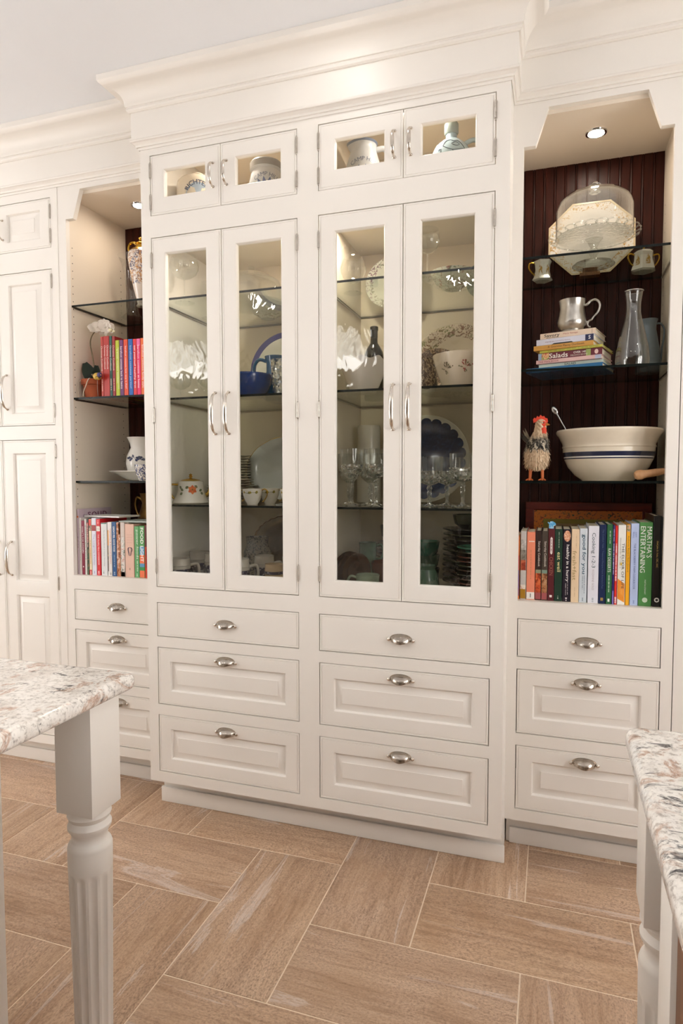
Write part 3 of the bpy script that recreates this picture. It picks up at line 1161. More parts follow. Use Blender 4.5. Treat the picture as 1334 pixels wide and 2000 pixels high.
spine_text(t, 'RAW DESSERTS', .145, .078, .0088, '#f2f2ea', .000, .012); scribble(t, .222, .04, '#c9d8c4', .001, .003, 61); scribble(t, .068, .055, '#b9ccb4', .0, .0045, 62); band(t, w, .008, .018, '#e8ece4', 'publisher_mark', -.003, .003)
t, w, h = book(1.6628, 1.6695, 1.145, BZ, Y, .18, '#3a2a6c', 'thin purple booklet beside the green dessert book')
scribble(t, .15, .10, '#d8d0ea', 0, .003, 71); scribble(t, .228, .04, '#b0a4d0', 0, .003, 72); band(t, w, .0, .045, '#8878c0')
t, w, h = book(1.670, 1.6775, 1.144, BZ, Y, .18, '#e2322c', 'thin red booklet with white lettering in the right lower row')
scribble(t, .14, .12, '#fbeae6', 0, .0036, 81); scribble(t, .016, .018, '#fbeae6', 0, .005, 82)
t, w, h = book(1.6785, 1.702, 1.147, BZ, Y, .19, '#ecebe4', 'white and orange book titled THE ELIXIR OF LIFE')
spine_text(t, 'THE ELIXIR OF LIFE', .128, .150, .0078, '#4a4640', .004)
pg = plate([[(-w / 2 + .001, .020), (w / 2 - .001, .008), (w / 2 - .001, .070), (-w / 2 + .001, .086)]], -.0003, .0006)
obj('spine_picture', pg, foodmat(16, '#e8862a', '#f09a38', '#f2b060', 18), t, smooth=0); scribble(t, .17, .10, '#b9b6ae', -.004, .003, 92); band(t, w, .13, .139, '#e8c23c', 'yellow_mark', -.006, .001)
t, w, h = book(1.7035, 1.715, 1.149, BZ, Y, .17, '#f5b022', 'thin yellow book titled Authentic Recipes from Jamaica')
spine_text(t, 'Authentic Recipes from Jamaica', .168, .118, .0055, '#4a5a3a', 0, .01); band(t, w, .24, .262, foodmat(17, '#b0402a', '#d8b49a', '#2e6840', 160))
t, w, h = book(1.7165, 1.741, 1.153, BZ, Y, .19, '#b9c8ea', 'pale blue book with small navy capitals, left of the wide green book')
spine_text(t, 'THE BLACKBERRY FARM COOKBOOK', .128, .150, .0062, '#4c5f9c', .000, .006); spine_text(t, 'SAM', .232, .016, .0046, '#6a7ab0', .003, name='author_name'); spine_text(t, 'BEALL', .230, .020, .0046, '#6a7ab0', -.004, name='author_name'); scribble(t, .012, .010, '#8a9ac8', 0, .006, 95)
t, w, h = book(1.742, 1.781, 1.157, BZ, Y, .20, '#4f8a4a', 'wide green book titled ENTERTAINING in tall white capitals')
spine_text(t, 'MARTHA\u2019S', .208, .100, .0145, '#f4f6f0', .0095, .004); spine_text(t, 'ENTERTAINING', .184, .150, .0145, '#f4f6f0', -.009, .004); spine_text(t, 'MARTHA STEWART', .062, .048, .0045, '#dfe8d8', .000, name='author_name')
obj('publisher_mark', lathe([(0, 0), (.008, 0), (.008, .0006), (0, .0006)], 20), bmat('#cfe0c8'), t, (0, .0002, .020), (PI / 2, 0, 0))
t, w, h = book(1.7825, 1.8045, 1.179, BZ, Y, .21, '#16120f', 'tall black book with gold lettering at the right end of the lower row')
spine_text(t, 'Chef John D. Folse, CEC, AAC', .170, .086, .0064, '#c9a860', .001, .01)
obj('publisher_mark', lathe([(.004, 0), (.0075, 0), (.0075, .0006), (.004, .0006), (.004, 0)], 20, cap=False), bmat('#e8e4dc'), t, (.003, .0002, .022), (PI / 2, 0, 0))
t, w, h = book(1.805, 1.8155, 1.174, BZ, Y, .21, '#1d1712', 'slim black slipcase against the right inner side of the open bay')
spine_text(t, 'THE ENCYCLOPEDIA OF CAJUN & CREOLE CUISINE', .150, .21, .005, '#c9a860', 0)

# left bay, bottom row
Y = .1668
t, w, h = book(-.4705, -.4605, 1.1665, BZ, Y, .215, '#cdb9c4', 'tall lavender grey book with the soup printed on its cover')
me = text_mesh('soup', .125, .034)
obj('cover_title', me, bmat('#6a2f52'), t, (w / 2 + .0004, .120, .250), (PI / 2, 0, PI / 2))
obj('cover_title', text_mesh('the', .026, .013), bmat('#6a5f72'), t, (w / 2 + .0004, .040, .253), (PI / 2, PI / 2, PI / 2) if False else (PI / 2, 0, PI / 2))
band(t, w, .245, .252, '#d8763c'); scribble(t, .14, .05, '#7a6a74', 0, .003, 101)
t, w, h = book(-.4595, -.4485, 1.130, BZ, Y, .18, '#eee6e2', 'thin white spine at the left end of the left lower row')
scribble(t, .13, .14, '#a89a96', 0, .002, 104)
t, w, h = book(-.4475, -.4325, 1.1175, BZ, Y, .17, '#8f1f40', "maroon book titled WHAT'S FOR DINNER?")
spine_text(t, "WHAT'S FOR DINNER?", .150, .118, .0078, '#fbeef0', 0, .016)
obj('publisher_mark', lathe([(0, 0), (.003, 0), (.003, .0006), (0, .0006)], 14), bmat('#f0dfe2'), t, (0, .0002, .034), (PI / 2, 0, 0))
t, w, h = book(-.4318, -.4215, 1.125, BZ, Y, .18, '#e6e2dc', 'white book with fine grey lettering beside the maroon dinner book')
scribble(t, .14, .15, '#8a8682', 0, .003, 111)
t, w, h = book(-.4205, -.4105, 1.127, BZ, Y, .18, '#2c2a22', 'dark photo spine of fruit and leaves in the left lower row')
band(t, w, .0, .11, foodmat(20, '#1e2a1c', '#4a6a4a', '#b0704a', 90)); band(t, w, .14, .225, foodmat(21, '#2a1a16', '#7a2a2a', '#c94a4a', 120)); scribble(t, .17, .10, '#f0c8c0', 0, .004, 112)
t, w, h = book(-.4095, -.3955, 1.125, BZ, Y, .18, '#ead9b4', 'cream book with red head and foot bands in the left lower row')
band(t, w, h - .027, h - .001, '#d8382a'); band(t, w, h - .05, h - .027, foodmat(22, '#3c2018', '#8a6a50', '#d8c8b0', 160)); band(t, w, .001, .022, '#d02a24'); scribble(t, .10, .10, '#d8904a', 0, .005, 113); scribble(t, .011, .014, '#fbeae6', 0, .005, 114)
t, w, h = book(-.3945, -.3715, 1.130, BZ, Y, .19, '#dfdfec', 'white book titled The Longevity Kitchen')
band(t, w, h - .055, h - .030, foodmat(23, '#5a1a16', '#b03030', '#7a2018', 140)); spine_text(t, 'The Longevity Kitchen', .110, .132, .0092, '#8c86b0', 0); scribble(t, .012, .012, '#9a96b8', 0, .005, 116)
t, w, h = book(-.3705, -.3505, 1.126, BZ, Y, .18, '#d9222c', 'red book titled The Healthy Mind Cookbook')
band(t, w, h - .052, h - .030, foodmat(24, '#8a5a30', '#e8dccf', '#fbf6ee', 140)); spine_text(t, 'THE Healthy Mind COOKBOOK', .110, .132, .0085, '#fdeeea', 0, .008); scribble(t, .012, .014, '#fdeeea', 0, .006, 118); scribble(t, h - .014, .016, '#fbd8d4', 0, .004, 119)
t, w, h = book(-.3470, -.3165, 1.110, BZ, Y, .18, '#e3e4e4', 'wide white book with thin grey title and a green top edge, left lower row')
band(t, w, h - .004, h - .0005, '#2f6a50'); spine_text(t, 'The Family Cookbook to Cancer Prevention', .118, .155, .0062, '#6f7478', .001); scribble(t, .014, .012, '#7a7e80', -.004, .006, 121)
t, w, h = book(-.3135, -.2925, 1.114, BZ, Y, .18, '#eae4e0', 'white book with an orange photo strip and red title, left lower row')
band(t, w, .13, .195, foodmat(25, '#e06a1c', '#f0b060', '#e88a30', 40), 'photo_strip', -w / 2 + .0008, -w / 2 + .006); band(t, w, .02, .13, foodmat(26, '#2a1c18', '#5a4a40', '#d8b060', 50), 'photo_strip', -w / 2 + .0008, -w / 2 + .004); spine_text(t, 'Vegetables & Seasonal Suppers', .128, .150, .0070, '#c9533c', .004); scribble(t, .012, .010, '#7a7470', .003, .006, 123)
t, w, h = book(-.2915, -.2695, 1.115, BZ, Y, .18, '#1c5288', 'blue book titled FEEL GOOD FOOD')
spine_text(t, 'GIADA\u2019S FEEL GOOD FOOD', .158, .108, .0085, '#eef4f8', .000, .014); scribble(t, .065, .052, '#b9d0e4', 0, .003, 125); scribble(t, .012, .012, '#dce8f2', 0, .007, 126)
t, w, h = book(-.2685, -.2490, 1.114, BZ, Y, .18, '#c9a08a', 'brown and cream food photo spine beside the blue book')
band(t, w, .001, h - .001, foodmat(27, '#5a2418', '#c07a4a', '#f0dfd0', 55)); band(t, w, h - .05, h - .002, '#e0ae3c', 'colour_strip', .002, w / 2 - .001); spine_text(t, 'simple weeknight favorites', .09, .110, .007, '#fbf4ee', -.003)
t, w, h = book(-.2480, -.2275, 1.114, BZ, Y, .18, '#d8cac2', 'pale photo spine of vegetables with bold white letters, left lower row')
band(t, w, .001, .17, foodmat(28, '#2c4a34', '#e8e2da', '#b0422a', 50)); spine_text(t, 'EAT YOUR VEGGIES', .120, .090, .0085, '#fbf6f2', 0, .016); band(t, w, .001, .02, '#3a2c2a', 'foot_band')
t, w, h = book(-.2255, -.1815, 1.108, BZ, Y, .19, '#e8c0ac', 'very wide peach book with a loose ink drawing on its spine')
for q in range(4):
    band(t, w, h - .045 - q * .011, h - .0443 - q * .011, '#c99a86', 'rule_line', -.014, .014)
rd = random.Random(9)
lp = [(.010 * math.cos(a) * (1 + .3 * math.sin(3 * a)) + .002, -.0006, .108 + .022 * math.sin(a) * (1 + .25 * math.cos(2 * a))) for a in [k * .32 for k in range(56)]]
lp = [(x_ * (1 - k / 90), y_, z_) for k, (x_, y_, z_) in enumerate(lp)]
obj('ink_drawing', tube(lp, .0007, 4, sm=2), bmat('#5a5068'), t); scribble(t, .034, .008, '#8a6a5c', 0, .005, 131)
t, w, h = book(-.1795, -.1565, 1.099, BZ, Y, .18, '#62a86a', 'green book titled power foods')
spine_text(t, 'power foods', .138, .122, .0125, '#f0f6ec', .002); scribble(t, .048, .045, '#d8ead4', .002, .005, 133); scribble(t, .012, .010, '#d8ead4', 0, .006, 134)
t, w, h = book(-.1555, -.1305, 1.101, BZ, Y, .18, '#5aa45c', 'green, blue and orange colour block book titled FOOD LIGHT')
band(t, w, .096, .130, '#6aa8cc'); band(t, w, .060, .096, '#f07a4c'); band(t, w, .045, .060, '#5c9cc8'); band(t, w, .030, .045, '#3f9a52'); band(t, w, .001, .030, '#ee7a50')
spine_text(t, 'FOOD LIGHT', .138, .142, .0145, '#fbfbf6', .001, .018).location.y = -.0009
t, w, h = book(-.1295, -.1125, 1.104, BZ, Y, .18, '#c93c22', 'red book with darker head at the right end of the left lower row')
band(t, w, .13, h - .001, '#5a1a12'); spine_text(t, 'TRANSFORMING', .085, .085, .0085, '#2a1410', 0, .01)
for i, (x0, x1, c) in enumerate(((-.1115, -.094, '#d8d0c8'), (-.093, -.072, '#7a2a2a'), (-.071, -.052, '#e0c070'))):
    t, w, h = book(x0, x1, 1.10, BZ, Y, .18, c, ('pale', 'dark red', 'straw yellow')[i] + ' book behind the display cabinet edge in the left lower row')
# two books lying on the standing ones
t = thing('book', 'thin white book lying flat on top of the left lower row', 'book', (-.357, .262, 1.1314), (0, 0, R(-6)))
book_parts(t, .006, .20, .13, '#ebe9e6')
for c in t.children:
    c.rotation_euler = (0, PI / 2, 0)
    c.location = (-.10, -.07, .0032)
t = thing('book', 'pale grey green magazine lying flat over the wide peach book', 'book', (-.195, .268, 1.1118), (0, 0, R(4)))
book_parts(t, .007, .17, .13, '#b9c2bc')
for c in t.children:
    c.rotation_euler = (0, PI / 2, 0)
    c.location = (-.085, -.07, .0036)

# left bay, middle shelf: bright spines
SZ = 1.6421
Y = .188
LT = [(-.3765, -.3605, 1.883, '#e0402a', 'thin red orange book behind the orchid leaves, first of the bright row'),
      (-.3600, -.3465, 1.893, '#2f4a34', 'dark olive green book behind the orchid, second of the bright row'),
      (-.3460, -.3335, 1.894, '#b8382e', 'narrow red book left of the wide red one on the bright row'),
      (-.3325, -.3025, 1.895, '#b02a22', 'wide red book with two columns of title on the bright row'),
      (-.3020, -.2890, 1.894, '#0f4f44', 'dark teal book between two red ones on the bright row'),
      (-.2880, -.2735, 1.892, '#a02428', 'dark red book left of the lime one on the bright row'),
      (-.2720, -.2525, 1.874, '#b9c22a', 'lime green book on the bright row'),
      (-.2515, -.2325, 1.874, '#6a2c6a', 'purple book on the bright row'),
      (-.2315, -.2105, 1.875, '#e8502c', 'orange red book left of the blue one on the bright row'),
      (-.2085, -.1865, 1.875, '#1763b8', 'blue book on the bright row'),
      (-.1855, -.1680, 1.874, '#e23038', 'scarlet book right of the blue one on the bright row'),
      (-.1675, -.1490, 1.874, '#ee1f68', 'hot pink book on the bright row'),
      (-.1480, -.1290, 1.875, '#f07034', 'orange book at the right end of the bright row')]
tt = {7: 'barefoot contessa back to basics', 8: 'barefoot contessa how easy is that?', 9: 'barefoot contessa parties!', 10: 'eat yourself healthy first', 11: 'barefoot contessa at home', 12: 'barefoot contessa family style'}
for i, (x0, x1, tp, c, lb) in enumerate(LT):
    t, w, h = book(x0, x1, tp, SZ, Y if i > 1 else .287, .19, c, lb)
    if i in tt:
        spine_text(t, tt[i], .118, .175, .0095, '#fbeef2' if i != 9 else '#bfe0f4', 0, .006)
        if i == 11:
            band(t, w, h - .028, h - .001, '#f06aa4')
    elif i == 6:
        spine_text(t, 'a fresh market kitchen', .125, .14, .006, '#f0f2c8', 0)
        band(t, w, .03, h - .03, '#c9cf6a', 'pale_strip', .001, w / 2 - .001).location.y = .0002
    elif i == 3:
        spine_text(t, 'Christmas Cookbook', .165, .10, .0078, '#f6dcd4', -.007); spine_text(t, 'Christmas Cookbook', .165, .10, .0078, '#f6dcd4', .007)
    elif i == 0:
        spine_text(t, 'Cooking', .155, .055, .008, '#f6c42a', 0, .01); scribble(t, .09, .05, '#f6d8a8', 0, .004, 202)
    else:
        spine_text(t, 'Christmas Cookbook', .160, .105, .0075, '#ecd6cc', 0); scribble(t, .05, .05, '#d8b8a8', 0, .004, 210 + i)

# right bay: pile of books lying on the second shelf
PZ = 1.6627
PR = R(-16)
pile = [(1.378, 1.6245, .0165, '#1f6a9c', 'large blue book at the bottom of the lying pile', .185, None),
        (1.4205, 1.6255, .0125, '#d3ded0', 'thin pale green book titled SALAD, second from bottom of the pile', .155, ('SALAD', .5, .038, .0072, '#3a4a44')),
        (1.4115, 1.6215, .0135, '#e3bcb8', 'thin pink book with rose red title, third from bottom of the pile', .15, ('THE MAN BOOK', .2, .07, .0062, '#a03a44')),
        (1.4175, 1.6225, .0245, '#6c2030', 'maroon book titled Salads with green bands, in the middle of the pile', .16, ('Salads', .33, .062, .0165, '#f6efe6')),
        (1.4225, 1.6225, .0085, '#cfcc58', 'thin yellow green paperback lying on the maroon salad book', .155, ('YOU ARE WHAT YOU EAT  IT NEVER MATTERS', .55, .17, .0052, '#7a7a2a')),
        (1.4025, 1.5945, .0165, '#cf9a48', 'ochre yellow book third from the top of the pile', .15, ('A Gracious Plenty OurSouth', .55, .12, .0085, '#5a3a1c')),
        (1.4115, 1.597, .0215, '#dcdcea', 'white book with a navy square, second from the top of the pile', .15, ('elegantly easy entertaining desserts', .38, .085, .0042, '#8a5a6a')),
        (1.4235, 1.600, .0195, '#e8d2bc', 'cream book titled Savory under the pewter mug', .165, ('Savory', .22, .052, .0125, '#1c1614'))]
z = PZ
for i, (x0, x1, th, col, lb, dep, ti) in enumerate(pile):
    L = (x1 - x0) / math.cos(PR) * .985
    rz = PR + R((0, 1.5, -1, .6, -1.2, 1, -.8, .5)[i])
    yl = .262 - .002 * (i % 3)
    t = thing('book', lb, 'book', (x0, yl, z), (0, 0, rz))
    # lying: spine towards the viewer, length along x
    pts = book_parts(t, th - .0004, L, dep, col)
    for c in t.children:
        c.rotation_euler = (0, PI / 2, 0)
        c.location = (0, 0, th / 2)
    if ti:
        tx, fr, ln, hg, tc = ti
        obj('spine_title', text_mesh(tx, ln, hg, .012 if i in (3, 7) else .004), bmat(tc), t, (max(L * fr, ln / 2 + .004), -.0005, th / 2), (PI / 2, 0, 0))
    if i == 3:
        for a, b, c in ((.0, .012, '#9ab0c8'), (.012, .038, foodmat(30, '#c94a2a', '#e8c890', '#5a8a3a', 90)), (L - .052, L - .036, '#9fae62'),):
            obj('spine_band', box(a + .001, b, -.0003, .0006, .001, th - .0014), bmat(c) if isinstance(c, str) else c, t, smooth=0)
        obj('spine_title', text_mesh('OVER 140', .040, .0072, .01), bmat('#f6efe6'), t, (L * .66, -.0005, th * .66), (PI / 2, 0, 0))
        obj('spine_title', text_mesh('DELICIOUS RECIPES', .055, .005), bmat('#e8d8cc'), t, (L * .65, -.0005, th * .3), (PI / 2, 0, 0))
        obj('publisher_mark', lathe([(0, 0), (.006, 0), (.006, .0006), (0, .0006)], 16, sy=1.3), bmat('#e8c8c0'), t, (L - .018, .0002, th / 2), (PI / 2, 0, 0))
    if i == 6:
        obj('spine_label', box(L - .027, L - .0006, -.0004, .0006, .0006, th - .001), bmat('#1c2450'), t, smooth=0, label='navy square')
        obj('publisher_mark', text_mesh('S', .007, .012, .02), bmat('#f0f0f6'), t, (L - .0135, -.0007, th / 2), (PI / 2, 0, 0))
        obj('spine_label', plate([[(.052, .0006), (.125, .0006), (.118, .0045), (.060, .0045)]], -.0004, .0006), bmat('#1c1816'), t, smooth=0, label='black tag')
    if i == 7:
        obj('author_name', text_mesh('Mary Savage', .048, .0068), bmat('#b0483a'), t, (L * .56, -.0005, th * .55), (PI / 2, 0, 0))
        obj('spine_title', text_mesh('SEASONINGS', .042, .0042, .02), bmat('#1c1614'), t, (.042, -.0005, .0034), (PI / 2, 0, 0))
        obj('spine_band', box(L - .0105, L - .0095, -.0003, .0006, .001, th - .0014), bmat('#8a7a6c'), t, smooth=0)
    if i == 2:
        obj('spine_band', box(L - .02, L - .0006, -.0003, .0006, .0006, th - .001), bmat('#b4bcd4'), t, smooth=0)
    z += th
PTOP = z


# ---------------------------------------------------------------- vessels
def vessel(name, label, cat, x, y, z, prof, mat, seg=36, rot=0, group=None, body='body', mod=None, sx=1, sy=1, smooth=40):
    t = thing(name, label, cat, (x, y, z), (0, 0, rot), group)
    obj(body, lathe(prof, seg, cap=False, mod=mod, sx=sx, sy=sy), mat, t, smooth=smooth)
    return t


def loop_handle(t, pts, r, mat, name='handle', flat=None):
    return obj(name, tube(pts, r, 8, flat=flat, sm=5), mat, t, smooth=60)


def arc_text(t, body, rj, zc, ra, col, size, mat_name='lettering', spread=1.0):
    """lettering bent along an arc and wrapped on a round pot that faces local -y"""
    cu_len = size * len(body) * .72 * spread
    me = text_mesh(body, cu_len, size, .015, res=3)
    for v in me.vertices:
        a = v.co.x / ra
        rr = ra + v.co.y
        xx, zz = rr * math.sin(a), zc + rr * math.cos(a)
        r_ = rj(zz) + .0012
        th = xx / r_
        v.co = (r_ * math.sin(th), -r_ * math.cos(th), zz)
    return obj(mat_name, me, bmat(col), t, smooth=0)


def prof_r(prof):
    pts = sorted([(z, r) for r, z in prof])

    def f(z):
        for (z0, r0), (z1, r1) in zip(pts, pts[1:]):
            if z0 <= z <= z1:
                return r0 + (r1 - r0) * ((z - z0) / (z1 - z0) if z1 > z0 else 0)
        return pts[-1][1]
    return f


def leaf_print(t, rj, cx, cz, ln, wd, ang, col):
    """one painted leaf stroke laid on the wall of a pot that faces -y"""
    bm = bmesh.new()
    n = 8
    L_, R_ = [], []
    for i in range(n + 1):
        u = i / n
        hw = wd * math.sin(PI * min(.97, max(.03, u))) ** .8
        for s, lst in ((-1, L_), (1, R_)):
            px, pz = s * hw, u * ln
            xx = cx + px * math.cos(ang) + pz * math.sin(ang)
            zz = cz - px * math.sin(ang) + pz * math.cos(ang)
            r_ = rj(zz) + .0009
            lst.append(bm.verts.new((r_ * math.sin(xx / r_), -r_ * math.cos(xx / r_), zz)))
    for i in range(n):
        bm.faces.new((L_[i], R_[i], R_[i + 1], L_[i + 1]))
    return obj('painted_leaf', bm, bmat(col), t)


GREYST = plain('grey_stoneware', '#b6b8bd', .3, vary=.05, scale=25, coat=.3)
BLUEGL = plain('blue_grey_glaze', '#5a6478', .3, vary=.08, coat=.3)
UZ = 2.2491
# upper compartments
pr = [(.066, 0), (.080, .004), (.083, .02), (.083, .196), (.080, .210), (.070, .221), (.048, .229), (.024, .233), (.022, .240), (.026, .243), (.024, .247)]
x, y = .121, .205
t = vessel('stoneware_jug', 'cream jug with a blue round label in the far left upper cabinet', 'jug', x, y, UZ, wall_prof(pr, .005), plain('cream_jug', '#e3d8c8', .22, coat=.3, vary=.03), rot=face_cam(x, y))
rj = prof_r(pr[:6])
loop_handle(t, [(.022, 0, .240), (.036, 0, .256), (.058, 0, .252), (.068, 0, .232), (.068, 0, .218)], .0055, MATS['cream_jug'])
bm = bmesh.new()
cs = [bm.verts.new((.0837 * math.sin(.050 * math.cos(a) / .083), -.0837 * math.cos(.050 * math.cos(a) / .083), .133 + .052 * math.sin(a))) for a in [k * PI / 16 for k in range(32)]]
cc = bm.verts.new((0, -.0837, .133))
for i in range(32):
    bm.faces.new((cc, cs[i], cs[(i + 1) % 32]))
obj('label', bm, bmat('#a9bdd6'), t, label='pale blue round label')
arc_text(t, "RICHTER'S", rj, .133, .053, '#2c3a5c', .019, spread=.95)
pr = [(.050, 0), (.058, .006), (.067, .05), (.069, .14), (.066, .19), (.058, .222), (.054, .232), (.062, .238), (.062, .262), (.058, .266)]
x, y = .398, .245
t = vessel('stoneware_crock', 'grey crock with a thick rim and a blue plume, second upper cabinet', 'jug', x, y, UZ, wall_prof(pr, .006), GREYST, rot=face_cam(x, y))
rj = prof_r(pr)
obj('glazed_rim', lathe([(.0535, .2335), (.0622, .239), (.0624, .262), (.059, .2665), (.0535, .2665)], 36, cap=False), plain('grey_rim_glaze', '#86827e', .3, vary=.08, coat=.3), t)
arc_text(t, 'CAMP HILL', rj, .132, .070, '#46506c', .017, spread=.95)
for a in (-50, -28, -8, 12, 34, 54):
    leaf_print(t, rj, .020 * math.sin(R(a)), .128 + .01 * math.cos(R(a)), .052, .0075, R(a), '#4a5884')
pr = [(.050, 0), (.060, .005), (.069, .03), (.074, .09), (.073, .14), (.066, .19), (.053, .232), (.047, .252), (.047, .264), (.051, .278)]
x, y = .790, .25
t = vessel('stoneware_pitcher', 'grey pitcher with a dark rim and spout, third upper cabinet', 'jug', x, y, UZ, wall_prof(pr, .005), GREYST, rot=face_cam(x, y), mod=lambda q, r, z: 1 + (.20 * max(0, math.cos((q - .5) * 2 * PI)) ** 10 if z > .255 else 0))
rj = prof_r(pr)
obj('glazed_rim', lathe([(.0495, .271), (.0520, .279), (.0500, .2805), (.0480, .272), (.0495, .271)], 36, cap=False, mod=lambda q, r, z: 1.006 + .20 * max(0, math.cos((q - .5) * 2 * PI)) ** 10), BLUEGL, t)
loop_handle(t, [(.046, 0, .258), (.075, 0, .262), (.098, 0, .238), (.096, 0, .19), (.074, 0, .14), (.063, 0, .128)], .0085, GREYST, flat=(1, 1.3))
arc_text(t, 'CAMP HILL', rj, .118, .082, '#46506c', .017, spread=.95)
for a in (-55, -34, -14, 6, 26, 46, 62):
    leaf_print(t, rj, .024 * math.sin(R(a)), .118 + .01 * math.cos(R(a)), .050, .0068, R(a), '#4a5884')
pr = [(.058, 0), (.068, .005), (.0725, .04), (.0725, .165), (.069, .195), (.057, .224), (.034, .246), (.020, .255), (.0185, .275)]
x, y = 1.113, .25
PBLUE = plain('pale_blue_glaze', '#a9bfcc', .2, vary=.06, coat=.4)
JUG4 = t = vessel('stoneware_jug', 'pale blue jug with a line drawn bird and a grey stopper, far right upper cabinet', 'jug', x, y, UZ, wall_prof(pr, .004), PBLUE, rot=face_cam(x, y))
rj = prof_r(pr)
obj('stopper', lathe([(0, .272), (.021, .272), (.0245, .278), (.0245, .308), (.020, .316), (0, .318)], 28, cap=False), plain('grey_stopper', '#8f9a96', .35, vary=.08), t)
loop_handle(t, [(.044, 0, .236), (.076, .004, .250), (.100, .004, .234), (.100, .004, .198), (.070, 0, .172)], .0085, PBLUE)


def draw_line(t, pts, rj, col, r=.0010, name='painted_line'):
    P3 = []
    for px, pz in pts:
        r_ = rj(pz) + .0006
        P3.append((r_ * math.sin(px / r_), -r_ * math.cos(px / r_), pz))
    return obj(name, tube(P3, r, 5, sm=3), bmat(col), t)


bird = [(-.030, .205), (-.018, .222), (-.004, .226), (.008, .220), (.020, .222), (.034, .212), (.044, .198), (.052, .185), (.040, .190), (.024, .186), (.006, .184), (-.010, .190), (-.022, .198), (-.030, .205)]
draw_line(t, bird, rj, '#2a3a4a')
draw_line(t, [(.0, .208), (.014, .216), (.028, .206), (.018, .200), (.004, .204)], rj, '#2a3a4a')
draw_line(t, [(-.045, .165), (-.036, .185), (-.040, .205), (-.048, .212)], rj, '#2a3a4a')
draw_line(t, [(.004, .184), (.012, .170), (.024, .160), (.040, .170)], rj, '#2a3a4a')
for k, (lx, lz) in enumerate(((-.046, .188), (-.036, .195), (-.046, .205), (-.052, .178))):
    leaf_print(t, rj, lx, lz, .010, .003, R(40 * (-1) ** k), '#3c5468')
JUG4.scale = (1.02, 1.02, .955)


def stem_glass(name, label, x, y, z, h, rb, bowl_h, mat, fr=None, group=None, flare=1.0, seg=28, rot=0.0, stem_r=.0032):
    fr = fr or rb * .85
    t = thing(name, label, 'glass', (x, y, z), (0, 0, rot), group)
    zb = h - bowl_h
    out = [(stem_r * 1.1, zb), (rb * .42, zb + bowl_h * .06), (rb * .78, zb + bowl_h * .22), (rb * .97, zb + bowl_h * .42), (rb, zb + bowl_h * .58), (rb * (.5 + .5 * flare), zb + bowl_h * .82), (rb * flare, h)]
    inn = [(max(.0005, r - .0013), q + .0012) for r, q in reversed(out)]
    obj('bowl', lathe(out + inn, seg, cap=False), mat, t, smooth=50)
    obj('stem', lathe([(0, zb + .001), (stem_r, zb - .001), (stem_r * .8, zb - (zb * .4)), (stem_r, .012), (fr * .35, .006), (fr, .0022), (fr, .0006), (0, .0006)], 24, cap=False), mat, t, smooth=50)
    return t


def cut_goblet(label, x, y, z, h=.205, rb=.042, bowl=.112, round_=False):
    t = thing('crystal_goblet', label, 'glass', (x, y, z))
    zb = h - bowl
    n = 16
    if round_:
        out = [(.006, zb), (rb * .62, zb + bowl * .08), (rb * .9, zb + bowl * .25), (rb * .97, zb + bowl * .45), (rb, zb + bowl * .7), (rb * 1.02, h)]
    else:
        out = [(.006, zb), (rb * .45, zb + bowl * .08), (rb * .80, zb + bowl * .22), (rb * .93, zb + bowl * .45), (rb * .97, zb + bowl * .7), (rb, h)]
    inn = [(max(.0005, r - .002), q + .002) for r, q in reversed(out)]
    # upper bowl: plain with fine flutes; lower bowl: cut diamonds
    obj('bowl', lathe(out + inn, 64, cap=False, mod=lambda q, r, zz: 1 + .014 * math.cos(q * 2 * PI * n) * (1 if zz > zb + bowl * .5 else .3)), CLEAR, t, smooth=15)
    d = []
    m = 9
    for k in range(m + 1):
        zz = zb + bowl * (.06 + .46 * k / m)
        r = prof_r(out)(zz)
        d.append((r + (.0016 if k % 2 else .0004), zz))
    d += [(r - .0018, zz) for r, zz in reversed(d)]
    obj('cut_band', lathe(d + [d[0]], 48, cap=False, mod=lambda q, r, zz: 1 + .03 * abs(((q * 24 + (zz - zb) / bowl * 6) % 1) - .5)), CRYSTAL, t, smooth=5)
    obj('stem', lathe([(0, zb + .001), (.007, zb - .001), (.0105, zb - .010), (.0065, zb - .018), (.0085, zb - .026), (.0055, .020), (.009, .010), (rb * .82, .003), (rb * .84, .0006), (0, .0006)], 12, cap=False), CRYSTAL, t, smooth=8)
    return t


S1, S2, S3, S0 = 1.9762, 1.6042, 1.1997, .8842
# left pair of glass doors, top shelf
stem_glass('wine_glass', 'big balloon wine glass at the front left of the top glass shelf', .106, .12, S1, .178, .056, .088, CLEAR, .038, flare=.86)
stem_glass('wine_glass', 'wine glass behind the big balloon glass, beside its right edge', .150, .300, S1, .165, .042, .08, CLEAR, .034, flare=.86)
stem_glass('wine_glass', 'wine glass in the back left corner of the top glass shelf', .075, .36, S1, .150, .038, .075, CLEAR, .032, flare=.9)
t = thing('cake_dome', 'low clear glass cake dome on the top shelf behind the second door', 'cake dome', (.335, .235, S1))
obj('dome', lathe([(.125, .008), (.124, .06), (.112, .092), (.075, .116), (.012, .125), (.0115, .123), (.074, .1145), (.1105, .0905), (.1224, .06), (.1234, .008), (.125, .008)], 48, cap=False), CLEAR, t)
obj('knob', lathe([(0, .1255), (.006, .1265), (.006, .134), (.014, .142), (.014, .150), (0, .155)], 20, cap=False), CLEAR, t)
obj('base_plate', lathe([(0, .0006), (.06, .0006), (.14, .0035), (.142, .0065), (.13, .0070), (0, .0055)], 48, cap=False), RIBBED, t)
FLOR = m_spots('floral_china', '#d9d6c6', '#8a6248', 55, .53, .60, second='#6a7a58')
pr = [(.030, 0), (.034, .006), (.062, .022), (.080, .05), (.084, .062)]
